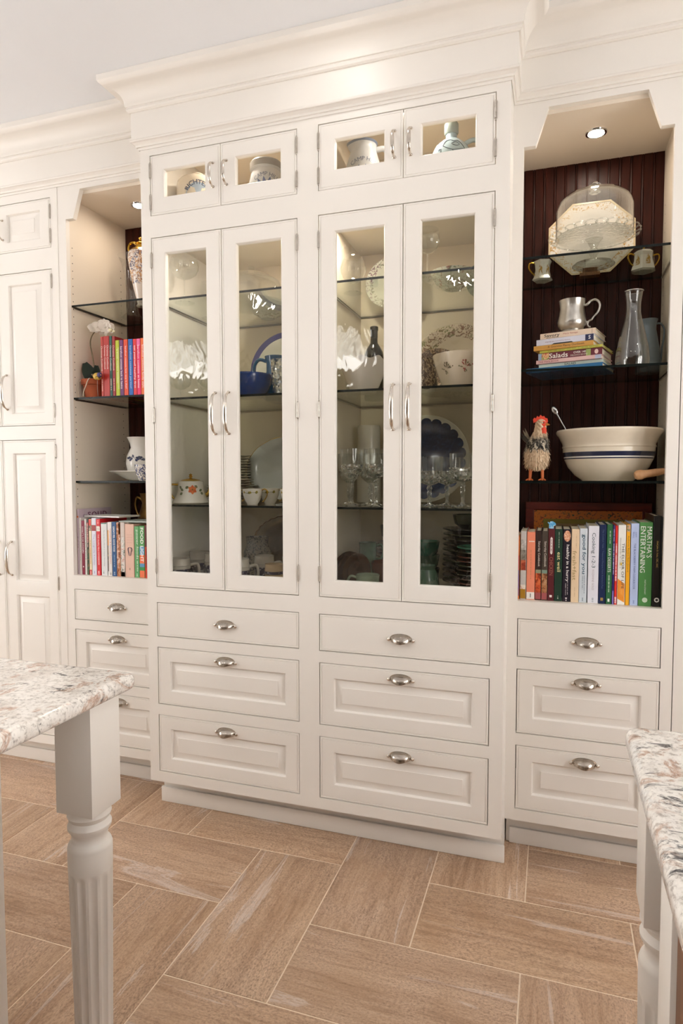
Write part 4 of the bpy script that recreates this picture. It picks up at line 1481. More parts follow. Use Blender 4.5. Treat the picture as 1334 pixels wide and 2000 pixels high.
vessel('floral_bowl', 'small floral bowl behind the glass cake dome, seen from below through the shelf', 'bowl', .31, .445, S1, wall_prof(pr, .003), FLOR)
vessel('floral_bowl', 'floral bowl to the right of the glass cake dome near the middle post', 'bowl', .540, .42, S1, wall_prof([(r * .85, zz) for r, zz in pr], .003), FLOR)
t = vessel('painted_cup', 'terracotta cup with a blue foot band on the top shelf beside the middle post', 'cup', .530, .22, S1, wall_prof([(.026, 0), (.030, .004), (.033, .03), (.034, .075)], .003), plain('terracotta_cup', '#b5765a', .35, vary=.1))
obj('foot_band', lathe([(.0305, .002), (.0318, .012), (.0325, .0125), (.0312, .002), (.0305, .002)], 28, cap=False), NAVYC, t)


def lean(name, label, cat, x, y, z, prof, mat, tilt=12, sx=1.0, sy=1.0, turn=0.0, seg=48, mod=None, group=None):
    """a plate standing on its edge and leaning back; prof in the plate's own axis"""
    rmax = max(r for r, _ in prof) * sy
    t = thing(name, label, cat, (x, y, z + rmax * math.cos(R(tilt)) + .0012), (R(90 - tilt), 0, R(turn)), group)
    obj('plate_body', lathe(prof, seg, cap=False, sx=sx, sy=sy, mod=mod), mat, t, smooth=50)
    return t


def plate_prof(r, h=.018, t=.004, well=.66):
    return [(0, 0), (r * well * .8, 0), (r * well, .001), (r * well * 1.06, h * .45), (r * .985, h * .92), (r, h), (r * .985, h + t * .5), (r * well * 1.02, h * .45 + t), (r * well * .92, t), (0, t)]


def rim_ring(t, r0, r1, z0, z1, mat, name='rim', sx=1, sy=1, seg=48, mod=None):
    return obj(name, lathe([(r0, z0), (r1, z1), (r1, z1 + .0008), (r0, z0 + .0008), (r0, z0)], seg, cap=False, sx=sx, sy=sy, mod=mod), mat, t, smooth=50)


BLUEEN2 = plain('slate_blue_glaze', '#2c5a86', .14, vary=.15, scale=14, coat=.5)
BLUEEN = plain('cobalt_glaze', '#0a3478', .12, vary=.12, scale=12, coat=.5)
# second shelf
for i, (x, y, lb) in enumerate(((.085, .115, 'front left of the second shelf behind the first door'), (.205, .125, 'front, by the first door handle stile'), (.150, .215, 'second row of the second shelf, between two others'))):
    stem_glass('dessert_glass', 'short clear stemmed glass at the ' + lb, x, y, S2, .095, .042, .055, CLEAR, .034, flare=1.1)
t = lean('blue_rimmed_plate', 'white plate with a broad purple blue rim leaning at the back', 'plate', .385, .470, S2, plate_prof(.160, .022, .004, .70), WHITEC, 10)
rim_ring(t, .137, .1595, .0195, .0238, plain('purple_blue_rim', '#4a4684', .2, vary=.1, scale=30))
pr = [(.040, 0), (.046, .004), (.050, .03), (.046, .09), (.040, .12), (.040, .150), (.047, .178)]
t = vessel('blue_pitcher', 'cobalt blue enamel pitcher in front of the blue rimmed plate', 'jug', .418, .285, S2, wall_prof(pr, .003), BLUEEN2, rot=R(20), mod=lambda q, r, z: 1 + (.22 * max(0, math.cos(q * 2 * PI)) ** 10 if z > .14 else 0))
loop_handle(t, [(-.040, 0, .160), (-.068, 0, .166), (-.088, 0, .140), (-.086, 0, .095), (-.066, 0, .062), (-.047, 0, .05)], .007, BLUEEN2)
pr = [(.050, 0), (.055, .006), (.078, .025), (.090, .055), (.092, .072), (.095, .080), (.093, .088)]
t = vessel('blue_bowl', 'deep cobalt blue mixing bowl on the second shelf behind the second door', 'bowl', .362, .15, S2, wall_prof(pr, .004), BLUEEN)
t = vessel('cut_glass_tumbler', 'tall cut glass tumbler right of the blue bowl', 'glass', .502, .135, S2, wall_prof([(.026, 0), (.028, .004), (.036, .13), (.037, .135)], .0025), CRYSTAL, 24, smooth=10)
# third shelf: tea set with gold
ORANGE = plain('orange_flower', '#d9632c', .3, vary=.15)
SAGE = plain('sage_leaf', '#6c7652', .3, vary=.15)
x, y = .104, .150
t = vessel('teapot', 'white teapot with an orange flower and gold handle and spout', 'teapot', x, y, S3, [(0, .001), (.068, .001), (.072, .004), (.0715, .007), (.060, .028), (.052, .052), (.0495, .082), (.0505, .086), (.047, .088), (0, .0885)], WHITEC, rot=face_cam(x, y))
rj = prof_r([(.0715, .007), (.060, .028), (.052, .052), (.0495, .082)])
obj('lid', lathe([(0, .0890), (.040, .0892), (.034, .0935), (.014, .0985), (.005, .099), (.005, .103), (.0095, .106), (.005, .110), (.0075, .114), (.0, .119)], 28, cap=False), GOLD, t, label='gold knob on a small domed lid')
loop_handle(t, [(-.046, 0, .074), (-.072, 0, .075), (-.082, 0, .072), (-.080, 0, .050), (-.072, 0, .026), (-.058, 0, .016)], .0042, GOLD)
loop_handle(t, [(.052, 0, .030), (.066, 0, .036), (.074, 0, .056), (.077, 0, .076), (.088, 0, .088)], [.011, .009, .0066, .0055, .005], GOLD, 'spout')
for a in range(6):
    leaf_print(t, rj, .006 + .002 * math.sin(R(60 * a)), .055 + .002 * math.cos(R(60 * a)), .016, .0062, R(60 * a), ('#d9632c', '#e07a3a')[a % 2])
o_ = leaf_print(t, rj, .006, .0515, .007, .0035, 0, '#8a6a24')
for v in o_.data.vertices:
    v.co.y -= .0006
for px, pz, an in ((-.030, .052, -70), (-.022, .060, 60), (.034, .050, 70), (-.040, .058, -40), (.026, .062, -50), (.040, .043, 110), (-.034, .043, -120)):
    leaf_print(t, rj, px, pz, .015, .0055, R(an), '#66704c')


def stack(kind, labels, cat, x, y, z, r, n, mat, dz, group, prof=None, jit=.002, mats=None, first=None):
    """a pile of like plates: every plate its own object, from the bottom up"""
    out = []
    p = prof or plate_prof(r, .012, .003, .62)
    me = finish(lathe(p, 40, cap=False), 50)
    rd = random.Random(int(x * 1000) + n)
    for i in range(n):
        m = mats[i % len(mats)] if mats else mat
        t = thing(kind, labels(n - 1 - i), cat, (x + rd.uniform(-jit, jit), y + rd.uniform(-jit, jit), z + .0006 + i * dz), (0, 0, rd.uniform(0, 6)), group)
        mm = me if not mats else me.copy()
        if mats:
            mm.materials.clear()
        obj('plate_body', mm, m, t)
        out.append(t)
    return out


def top_words(i, n):
    return 'topmost' if i == 0 else ('bottom one' if i == n - 1 else ordn(i) + ' from the top')


GRIM = plain('gold_rimmed_china', '#d8d2c4', .15, vary=.05, coat=.3)
CHARC = plain('brown_rimmed_china', '#b5a898', .18, vary=.1, coat=.3)
stack('dinner_plate', lambda i: 'cream dinner plate under the bowls behind the teapot, ' + top_words(i, 6), 'plate', .150, .415, S3, .112, 6, GRIM, .011, 'dinner plates behind the teapot')
stack('small_plate', lambda i: 'small white plate piled on the dinner plates behind the teapot, ' + top_words(i, 11), 'plate', .150, .415, S3 + .072, .078, 11, GRIM, .0112, 'small plates behind the teapot')
stack('saucer', lambda i: 'brown rimmed saucer in the pile left of the cups, ' + top_words(i, 9), 'saucer', .252, .242, S3, .076, 9, CHARC, .0102, 'saucers left of the cups', plate_prof(.076, .012, .003, .5))
t = lean('oval_platter', 'large oval white platter with a gold scalloped edge leaning behind the tea cups', 'platter', .395, .480, S3, plate_prof(.140, .020, .004, .70), plain('bluish_porcelain', '#c9ccce', .12, vary=.02, coat=.4), 9, 1.42, 1.0, mod=lambda q, r, z: 1 + (.010 * abs(math.sin(q * PI * 14)) if r > .10 else 0), seg=112)
rim_ring(t, .1362, .1402, .0205, .0205, GOLD, 'gold_rim', 1.42, 1.0, 112, lambda q, r, z: 1.002 + .010 * abs(math.sin(q * PI * 14)))


def tea_cup(label, x, y, z, r=.038, h=.060, rot=-12, group='gold handled tea cups'):
    pr = [(r * .52, 0), (r * .56, .004), (r * .72, h * .22), (r * .93, h * .6), (r, h * .95), (r * 1.02, h)]
    t = vessel('tea_cup', label, 'cup', x, y, z, wall_prof(pr, .0022), WHITEC, 32, rot=R(rot) + face_cam(x, y), group=group)
    rj = prof_r(pr)
    obj('handle', tube([(r * .95, 0, h * .86), (r * 1.18, 0, h * .98), (r * 1.48, 0, h * .86), (r * 1.46, 0, h * .56), (r * 1.16, 0, h * .24), (r * 1.02, 0, h * .20)], [.002, .002, .0024, .0022, .002, .003], 8, sm=4), GOLD, t, smooth=60)
    for px, an in ((-.024, -60), (-.010, 80), (.004, -70), (.018, 70), (.028, -40)):
        leaf_print(t, rj, px, h * .74, .010, .0048, R(an), '#7d7a3c' if an > 0 else '#b09a3a')
    draw_line(t, [(-.030, h * .78), (-.01, h * .72), (.01, h * .78), (.030, h * .74)], rj, '#6c6a3c', .0007)
    return t


tea_cup('white tea cup with gold handle at the front of the third shelf, second door', .392, .115, S3)
tea_cup('white tea cup with gold handle just behind the front cup', .425, .200, S3)
tea_cup('white tea cup with gold handle behind two others, third in the row', .508, .262, S3)
tea_cup('white tea cup with a red flower at the right edge of the second door', .540, .130, S3)
tea_cup('white tea cup left of the front cup, half hidden by the door stile', .300, .125, S3)
stack('saucer', lambda i: 'saucer under the raised tea cup near the oval platter, ' + top_words(i, 6), 'saucer', .470, .370, S3, .062, 6, CHARC, .0105, 'saucers under the raised cup', plate_prof(.062, .011, .003, .5))
tea_cup('white tea cup standing high on a pile of saucers', .470, .370, S3 + .0600, .042, .055)
# bottom: beer mugs
MUGD = m_spots('blue_and_grey_print', '#1e2548', '#a9abb4', 55, .56, .58, rough=.2)
MUGW = plain('mug_white_glaze', '#c4bfb4', .2, vary=.05, coat=.4)


def mug(label, x, y, r=.043, h=.1, pale=False):
    hb = h * .71
    pr = [(r * .95, 0), (r, .004), (r, hb)]
    t = thing('stoneware_mug', label, 'mug', (x, y, S0), (0, 0, face_cam(x, y)), 'stoneware mugs on the cabinet floor')
    c1 = MUGD if not pale else plain('tan_glaze', '#c2ab88', .25, vary=.06, coat=.3)
    obj('body', lathe([(0, .0006), (r * .96, .0006), (r, .005), (r, hb), (0, hb)], 36, cap=False), c1, t)
    obj('neck', lathe([(r * 1.0, hb + .0002), (r * 1.015, hb + .003), (r * .985, hb + .006), (r * .95, h * .9), (r * .97, h), (r * .93, h), (r * .90, hb + .004)], 36, cap=False), MUGW if not pale else c1, t)
    obj('band', lathe([(r * 1.006, hb - .012), (r * 1.012, hb - .006), (r * 1.006, hb - .0005), (r, hb - .0005), (r, hb - .012)], 36, cap=False), MUGW if not pale else MUGD, t)
    loop_handle(t, [(r * .95, .0, hb * 1.0), (r * 1.6, 0, hb * 1.05), (r * 1.75, 0, hb * .6), (r * 1.5, 0, hb * .25), (r * .98, 0, hb * .18)], .006, MUGW)
    for k in range(-2, 3):
        if not pale:
            leaf_print(t, lambda z_: r + .0002, k * .016, .012, .03, .006, R(25 * (-1) ** k), '#a8a9ae')
    return t


mug('navy and grey stoneware mug at the front left corner of the cabinet floor', .076, .105)
mug('navy and grey stoneware mug second from left, behind the corner mug', .082, .245, h=.112)
mug('navy and grey stoneware mug at the right edge of the first door', .178, .205, h=.112)
mug('navy and grey stoneware mug at the left edge of the second door', .335, .105, h=.108)
mug('navy and grey stoneware mug in the middle of the second door', .392, .215, .040, .110)
mug('tan stoneware mug beside the navy mugs in the second door', .472, .135, .037, .09, True)
t = vessel('stoneware_bowl', 'pale grey bowl behind the tan mug', 'bowl', .500, .275, S0, wall_prof([(.030, 0), (.034, .004), (.048, .05), (.052, .098), (.053, .102)], .004), MUGW)
t = vessel('storage_jar', 'grey floral jar with a wide collar behind the navy mugs', 'jar', .300, .345, S0, wall_prof([(.045, 0), (.052, .006), (.060, .05), (.058, .105), (.046, .135), (.046, .165), (.050, .170)], .004), m_spots('floral_jar', '#8f8b80', '#2c3440', 70, .52, .56))
t = lean('oval_tray', 'dark oval metal tray with a beaded rim leaning at the back of the cabinet floor', 'tray', .400, .490, S0, plate_prof(.128, .014, .003, .74), plain('tarnished_silver', '#8a7c62', .3, 1.0, vary=.15), 9, 1.45, 1.0, seg=64)
obj('beaded_rim', lathe([(.1265 + .0022 * math.cos(a), .0155 + .0022 * math.sin(a)) for a in [k * PI / 4 for k in range(9)]], 128, cap=False, sx=1.45, mod=lambda q, r, z: 1 + .012 * math.cos(q * 2 * PI * 32)), BRONZE, t)

# right pair of glass doors, top shelf
stem_glass('brandy_glass', 'short stemmed brandy balloon at the left of the top shelf, right doors', .765, .20, S1, .130, .047, .095, CLEAR, .034, flare=.72)
FRIM = m_spots('floral_rim_china', '#d6d8cc', '#5f6450', 60, .50, .57, radial=(.078, .2), second='#8a6a78')
t = lean('floral_plate', 'round plate with a flowered rim leaning in the corner of the top shelf, right doors', 'plate', .845, .478, S1, plate_prof(.108, .016, .004, .68), FRIM, 10, mod=lambda q, r, z: 1 + (.012 * abs(math.sin(q * PI * 12)) if r > .09 else 0), seg=96)
stem_glass('wine_glass', 'faint wine glass behind the left edge of the fourth door', 1.055, .12, S1, .165, .042, .08, CLEAR, .034, flare=.9)
pr = [(.030, 0), (.034, .006), (.060, .022), (.076, .05), (.080, .062)]
t = vessel('floral_bowl', 'floral bowl on the top shelf of the fourth door, seen from below', 'bowl', 1.120, .27, S1, wall_prof(pr, .003), m_spots('rose_china', '#cfd0be', '#9a5a48', 45, .54, .61, second='#6f7a58'))
t = lean('green_plate', 'pale green round dish leaning at the right end of the top shelf', 'plate', 1.222, .478, S1, plate_prof(.082, .014, .004, .66), m_spots('green_dish', '#7d9684', '#4f6a5c', 60, .55, .6), 10)
# second shelf
pr = [(.042, 0), (.046, .005), (.058, .03), (.074, .07), (.086, .108), (.090, .118)]
t = vessel('scalloped_bowl', 'white bowl with a wavy rim in front of the dark bottle', 'bowl', .820, .155, S2, wall_prof(pr, .003), plain('cream_white_china', '#ddd5cc', .2, coat=.3, vary=.02), 72,
           mod=lambda q, r, z: 1 + .03 * math.cos(q * 2 * PI * 9) * (z / .118) ** 2)
for v in t.children[0].data.vertices:
    v.co.z += .0055 * math.cos(math.atan2(v.co.y, v.co.x) * 9) * max(0, (v.co.z - .06) / .06)
pr = [(0, 0), (.036, 0), (.038, .006), (.0385, .165), (.036, .185), (.024, .208), (.0145, .222), (.0135, .270), (.0155, .272), (.0155, .284), (.012, .286), (0, .286)]
t = vessel('wine_bottle', 'very dark wine bottle behind the wavy white bowl', 'bottle', .800, .365, S2, pr, plain('dark_bottle_glass', '#17130c', .08, vary=.2, coat=.5))
obj('capsule', lathe([(.0142, .224), (.0140, .270), (.0160, .2715), (.0160, .2845), (.0125, .2868), (0, .2868)], 28, cap=False), plain('bottle_capsule', '#2c2820', .4), t)
t = vessel('dessert_glass', 'small clear glass behind the wavy bowl at the left side wall', 'glass', .733, .305, S2, wall_prof([(.020, 0), (.022, .004), (.030, .05), (.034, .085)], .002), CLEAR)
t = lean('oval_platter', 'large cream oval platter with a brown flowered border leaning behind the bowls', 'platter', 1.105, .483, S2, plate_prof(.150, .020, .004, .70), m_spots('brown_flower_border', '#d8c9b4', '#84604a', 55, .48, .56, radial=(.103, .3), second='#7a7a4c'), 9, 1.15, 1.0, mod=lambda q, r, z: 1 + (.008 * abs(math.sin(q * PI * 14)) if r > .11 else 0), seg=112)
t = lean('transferware_plate', 'small brown patterned plate leaning left of the sprig bowl', 'plate', 1.040, .405, S2, plate_prof(.098, .014, .004, .66), m_spots('brown_transfer', '#5a4438', '#b59a80', 70, .52, .58), 12, mod=lambda q, r, z: 1 + (.012 * abs(math.sin(q * PI * 16)) if r > .08 else 0), seg=96)
t = vessel('transferware_pitcher', 'brown patterned pitcher at the left edge of the fourth door, second shelf', 'jug', 1.035, .235, S2, wall_prof([(.028, 0), (.032, .004), (.038, .035), (.034, .075), (.028, .105), (.034, .125)], .003), m_spots('brown_transfer_pot', '#54423a', '#b9a184', 80, .5, .56))
pr = [(.070, 0), (.073, .004), (.090, .05), (.106, .10), (.108, .112)]
t = vessel('sprig_bowl', 'cream bowl with small red flower sprigs in front of the oval platter', 'bowl', 1.180, .148, S2, wall_prof(pr, .004), plain('cream_bowl_glaze', '#dccdb8', .2, vary=.03, coat=.3), 48, rot=face_cam(1.18, .148))
rj = prof_r(pr)
for cx_, cz_, c_ in ((-.062, .055, '#7a6a58'), (.004, .058, '#a0584c'), (.068, .058, '#8a5a50')):
    for k, (a, l_) in enumerate(((-75, .012), (-42, .015), (-14, .017), (18, .016), (48, .014), (80, .011), (150, .010), (196, .012))):
        dx_, dz_ = .005 * math.sin(R(a)) + .003 * (k % 3 - 1), .005 * math.cos(R(a)) + .004 * (k % 2)
        leaf_print(t, rj, cx_ + dx_, cz_ + dz_, l_, .0022, R(a), c_ if k % 3 else '#8c8468')
        leaf_print(t, rj, cx_ + dx_ * 2.6, cz_ + dz_ * 2.4, l_ * .45, .0026, R(a + 50), c_ if k % 2 else '#7f7a5c')
# third shelf: crystal and the blue plate
t = lean('blue_plate', 'big white plate covered with dark blue petals, leaning behind the goblets', 'plate', .988, .468, S3, plate_prof(.176, .016, .004, .70), plain('plate_rim_white', '#d6d0c2', .15, vary=.02, coat=.3), 8, seg=64)
bm = bmesh.new()
n = 22 * 8
vs = []
for i in range(n):
    q = i / n
    r = .150 + .013 * abs(math.sin(q * PI * 22)) ** .55
    vs.append((r, q))
c0 = bm.verts.new((0, 0, .0052))
r1 = [bm.verts.new((.112 * math.cos(q * 2 * PI), .112 * math.sin(q * 2 * PI), .0053)) for r, q in vs]
r2 = [bm.verts.new((.124 * math.cos(q * 2 * PI), .124 * math.sin(q * 2 * PI), .0122)) for r, q in vs]
r3 = [bm.verts.new((r * math.cos(q * 2 * PI), r * math.sin(q * 2 * PI), .0122 + (r - .124) * .185)) for r, q in vs]
ring_bridge(bm, [r1, r2, r3])
for i in range(n):
    bm.faces.new((c0, r1[i], r1[(i + 1) % n]))
obj('petal_glaze', bm, m_spots('petal_blue', '#13254a', '#223a62', 40, .45, .7), t, smooth=40, label='dark blue scalloped petals')
pr = [(.046, 0), (.050, .004), (.048, .10), (.046, .25), (.047, .30), (.044, .310)]
t = vessel('white_canister', 'tall white canister in the back left corner behind the goblets', 'jar', .765, .415, S3, wall_prof(pr, .004), plain('off_white_glaze', '#cfc8ba', .25, vary=.03))
gob = [(.776, .150, 'front row, leftmost behind the third door'), (.868, .150, 'front row, rightmost behind the third door'), (.822, .235, 'second row, between the two front ones of the third door'),
       (.905, .250, 'second row, at the handle stile of the third door'), (.738, .235, 'second row, against the left side wall')]
for x, y, lb in gob:
    cut_goblet('cut crystal goblet, ' + lb, x, y, S3, .205 if y < .2 else .19, .042)
gob = [(1.062, .150, 'front row, leftmost behind the fourth door'), (1.178, .150, 'front row, rightmost behind the fourth door'), (1.110, .240, 'second row, left of the middle behind the fourth door'), (1.240, .235, 'second row, far right behind the fourth door')]
for x, y, lb in gob:
    cut_goblet('round bowled cut crystal goblet, ' + lb, x, y, S3, .172 if x < 1.15 else .183, .047, .098, True)
# bottom: green and brown pottery
GREENP = plain('sage_pottery', '#56725f', .22, vary=.18, scale=18, coat=.4)
BROWNP = plain('brown_pottery', '#3f2a18', .2, vary=.3, scale=12, coat=.4)
OLIVEP = plain('olive_pottery', '#3d4028', .22, vary=.25, scale=14, coat=.4)
RUSTP = plain('rust_pottery', '#5f3320', .22, vary=.2, scale=14, coat=.4)
DKP = plain('dark_pottery', '#252019', .22, vary=.25, scale=14, coat=.4)
TEALP = plain('teal_pottery', '#3f7a66', .22, vary=.2, scale=14, coat=.4)
me = finish(lathe(plate_prof(.070, .012, .004, .6), 40, cap=False), 50)
for i in range(3):
    t = thing('brown_plate', 'glazed brown plate standing on edge by the left side wall, ' + ('nearest the wall', 'in the middle of three', 'farthest from the wall')[i], 'plate', (.742 + .022 * i, .20 - .022 * i, S0 + .0712), (R(90), 0, R(52 + 4 * i)), 'brown plates standing on edge')
    obj('plate_body', me, BROWNP, t)


def pot_mug(label, x, y, z, r=.034, h=.07, mat=None, rot=0, grp=None):
    pr = [(r * .8, 0), (r * .88, .004), (r, h * .4), (r * .98, h * .8), (r * 1.03, h)]
    t = vessel('pottery_mug', label, 'mug', x, y, z, wall_prof(pr, .003), mat or GREENP, 32, rot=R(rot) + face_cam(x, y), group=grp)
    loop_handle(t, [(r * .95, 0, h * .82), (r * 1.5, 0, h * .88), (r * 1.75, 0, h * .55), (r * 1.45, 0, h * .22), (r * .95, 0, h * .2)], .0045, mat or GREENP)
    return t


pot_mug('upper green mug of a pair stacked behind the brown plates', .795, .300, S0 + .0866, .034, .080, GREENP, 0)
pot_mug('lower green mug of a pair stacked behind the brown plates', .795, .300, S0, .036, .084, GREENP, 20)
t = pot_mug('pale green mug at the front of the cabinet floor, third door', .850, .105, S0, .042, .072, plain('celadon', '#8f9f84', .2, vary=.12, coat=.4), 170)
vessel('pottery_bowl', 'rust brown bowl in front of the dark plate pile', 'bowl', .895, .225, S0, wall_prof([(.03, 0), (.034, .004), (.055, .04), (.062, .075), (.064, .105)], .004), RUSTP)
stack('dark_plate', prof=plate_prof(.092, .018, .007, .6), labels=lambda i: 'dark brown plate in the back pile of the third door, ' + top_words(i, 9), cat='plate', x=.880, y=.432, z=S0, r=.092, n=9, mat=DKP, dz=.0170, group='dark plates behind the third door', mats=[DKP, BROWNP, OLIVEP])
vessel('pottery_bowl', 'dark brown bowl on top of the back plate pile', 'bowl', .880, .432, S0 + .1535, wall_prof([(.035, 0), (.04, .004), (.062, .03), (.068, .062), (.07, .072)], .004), DKP)
for i in range(3):
    vessel('pottery_bowl', 'green bowl in the nest at the left of the fourth door, ' + ('lowest', 'middle one', 'topmost')[i], 'bowl', 1.010, .345, S0 + .052 * i, wall_prof([(.028, 0), (.032, .004), (.050, .03), (.055, .062), (.057, .070)], .0045), (OLIVEP, GREENP, TEALP)[i], group='green nested bowls')
stack('large_plate', prof=plate_prof(.108, .022, .0075, .6), labels=lambda i: 'large glazed plate of the tall back pile in the fourth door, ' + top_words(i, 11), cat='plate', x=1.178, y=.400, z=S0, r=.108, n=11, mat=OLIVEP, dz=.0198, group='large plates in the fourth door', mats=[DKP, OLIVEP, BROWNP, DKP, OLIVEP])
vessel('pottery_bowl', 'olive bowl on top of the tall plate pile', 'bowl', 1.178, .400, S0 + .2205, wall_prof([(.035, 0), (.04, .004), (.062, .02), (.068, .045), (.07, .055)], .004), OLIVEP)
stack('dessert_plate', prof=plate_prof(.072, .017, .0065, .6), labels=lambda i: 'small plate of the front pile beside the right stile, ' + top_words(i, 11), cat='plate', x=1.226, y=.190, z=S0, r=.072, n=11, mat=RUSTP, dz=.0155, group='small plates in the fourth door', mats=[RUSTP, BROWNP, RUSTP, BROWNP, OLIVEP, BROWNP, OLIVEP, RUSTP, RUSTP, OLIVEP, TEALP])
t = vessel('pottery_jug', 'green glazed jug with a brown side at the front left of the fourth door', 'jug', 1.046, .170, S0, wall_prof([(.036, 0), (.04, .004), (.050, .03), (.046, .07), (.036, .092), (.040, .105)], .004), GREENP, rot=R(200))
loop_handle(t, [(.038, 0, .092), (.060, 0, .095), (.074, 0, .07), (.068, 0, .04), (.049, 0, .028)], .0055, RUSTP)
t = thing('figurine', 'tiny white animal figurine with blue spots at the bottom right corner of the fourth door', 'figurine', (1.206, .082, S0), (0, 0, face_cam(1.2, .08)))
obj('body', lathe([(0, .0006), (.014, .001), (.019, .012), (.018, .024), (.012, .034), (0, .037)], 24, cap=False), m_spots('spotted_china', '#e8e6e0', '#2c3f7a', 130, .56, .6), t)
obj('head', ball((.014, -.004, .043), .0105), MATS.get('white_porcelain'), t)
obj('beak', lathe([(.004, 0), (.0025, .006), (0, .010)], 10), plain('orange_beak', '#d87a2c', .4), t, (.022, -.006, .044), (0, R(95), 0))

# ---------------------------------------------------------------- right bay
T1, T2, T3 = 2.0312, 1.6627, 1.2902
# cake stand with dome, tray behind on an easel
t = thing('cake_stand', 'glass pedestal cake stand with an openwork rim under the top lamp', 'cake stand', (1.594, .335, T1))
obj('pedestal', lathe([(0, .0008), (.062, .0008), (.070, .003), (.066, .008), (.03, .016), (.012, .024), (.010, .034), (.017, .044), (.017, .054), (.010, .062), (.017, .072), (.02, .080), (.03, .090), (0, .0915)], 40, cap=False), RIBBED, t)
obj('plate', lathe([(0, .092), (.06, .092), (.122, .097), (.126, .101), (.12, .1025), (.06, .099), (0, .0985)], 48, cap=False, mod=lambda q, r, z: 1 + .01 * math.cos(q * 2 * PI * 24)), RIBBED, t)
bm = bmesh.new()
for k in range(26):
    a = 2 * PI * k / 26
    c = Vector((.137 * math.cos(a), .137 * math.sin(a), .101))
    ring = []
    for j in range(13):
        b = 2 * PI * j / 12
        ring.append(c + Vector((math.cos(a), math.sin(a), 0)) * (.012 * math.cos(b)) + Vector((-math.sin(a), math.cos(a), 0)) * (.020 * math.sin(b)) + Vector((0, 0, .005 * math.cos(b))))
    tube(ring, .0022, 6, bm, cap=False)
obj('openwork_rim', bm, RIBBED, t, kind='stuff', smooth=60)
t = thing('cake_dome', 'clear glass dome with a round knob on the pedestal cake stand', 'cake dome', (1.594, .335, T1 + .1035))
pr = [(.126, .0008), (.126, .085), (.120, .110), (.100, .130), (.06, .140), (.0, .143)]
obj('dome', lathe(pr + [(r - .002 if r > .002 else 0, z - .002 if z > .1 else z) for r, z in reversed(pr)], 56, cap=False), CLEAR, t)
obj('knob', lathe([(0, .1436), (.016, .144), (.019, .146), (.010, .151), (.014, .156), (.021, .163), (.021, .169), (.014, .176), (0, .178)], 28, cap=False), CRYSTAL, t, smooth=60)
# eight-cornered tray, leaning back
TRAYM = m_spots('tray_gold_print', '#e6e2da', '#cfae72', 60, .52, .60, radial=(.112, .3), second='#c29a5c')
oc = lambda a, b, c: [(-a + c, -b), (a - c, -b), (a, -b + c), (a, b - c), (a - c, b), (-a + c, b), (-a, b - c), (-a, -b + c)]
t = thing('porcelain_tray', 'eight cornered white tray with gold print leaning behind the cake stand', 'tray', (1.592, .498, 2.177), (R(82), 0, R(0)))
bm = bmesh.new()
rings = []
for off, zz in ((.062, 0), (.052, .001), (.034, .010), (.012, .013), (0, .016), (-.002, .019), (.012, .017), (.034, .014), (.052, .005), (.062, .004)):
    rings.append([bm.verts.new((p[0], p[1], zz)) for p in oc(.146 - off, .134 - off, .082 - off * .45)])
ring_bridge(bm, rings)
bm.faces.new(rings[0])
bm.faces.new(rings[-1])
obj('tray_body', bm, TRAYM, t)
bm = bmesh.new()
ring_bridge(bm, [[bm.verts.new((p[0], p[1], zz)) for p in oc(.146 - off, .134 - off, .082 - off * .45)] for off, zz in ((-.0025, .0188), (.004, .0188), (.004, .0196), (-.0025, .0196), (-.0025, .0188))])
obj('gold_edge', bm, plain('pale_gold', '#d9c8a4', .3), t)
t = thing('plate_easel', 'small brown wooden easel foot holding the white tray on the top shelf', 'easel', (1.588, .458, T1))
obj('bracket', plate([[(-.034, .0008), (.034, .0008), (.034, .012), (.026, .012), (.024, .028), (-.024, .028), (-.026, .012), (-.034, .012)]], -.022, .016), m_wood('easel_wood', '#6a4528', '#8f6238'), t, smooth=0)


def facet_pot(name, label, x, y, z, prof, rot, sides=6):
    t = thing(name, label, 'cream jug' if 'creamer' in name else 'sugar bowl', (x, y, z), (0, 0, rot))
    obj('body', lathe(prof, sides, cap=True), WHITEC, t, smooth=10)
    return t


PGOLD = m_spots('gold_spray_print', '#e8e2d6', '#b58f40', 90, .42, .5)
pr = [(.030, .0008), (.038, .006), (.031, .018), (.026, .040), (.028, .060), (.034, .074), (.031, .074), (.025, .060), (.023, .04)]
t = facet_pot('creamer', 'six sided white cream jug with gold sprays at the left of the top shelf', 1.424, .462, T1, pr, R(15))
obj('handle', tube([(-.026, 0, .066), (-.046, 0, .069), (-.050, 0, .050), (-.036, 0, .030), (-.027, 0, .024)], .0030, 8, sm=4), GOLD, t)
for a in (240, 300):
    obj('gold_spray', plate([[(-.007, .018), (.007, .018), (.0065, .045), (0, .060), (-.0065, .045)]], -.0006, .0006), PGOLD, t, (.0262 * math.cos(R(a + 0)), .0262 * math.sin(R(a)), 0), (0, 0, R(a + 90)), smooth=0)
pr = [(.034, .0008), (.044, .006), (.040, .018), (.034, .040), (.033, .055), (.036, .066), (.022, .076), (.006, .080), (.0, .081)]
t = facet_pot('sugar_bowl', 'six sided white sugar bowl with gold handles at the right of the top shelf', 1.767, .462, T1, pr, R(20))
obj('knob', lathe([(.003, .079), (.003, .084), (.006, .088), (.004, .094), (0, .096)], 14), GOLD, t)
for s in (-1, 1):
    obj('handle', tube([(s * .033, 0, .060), (s * .052, 0, .064), (s * .056, 0, .050), (s * .046, 0, .030), (s * .035, 0, .022)], .0030, 8, sm=4), GOLD, t)
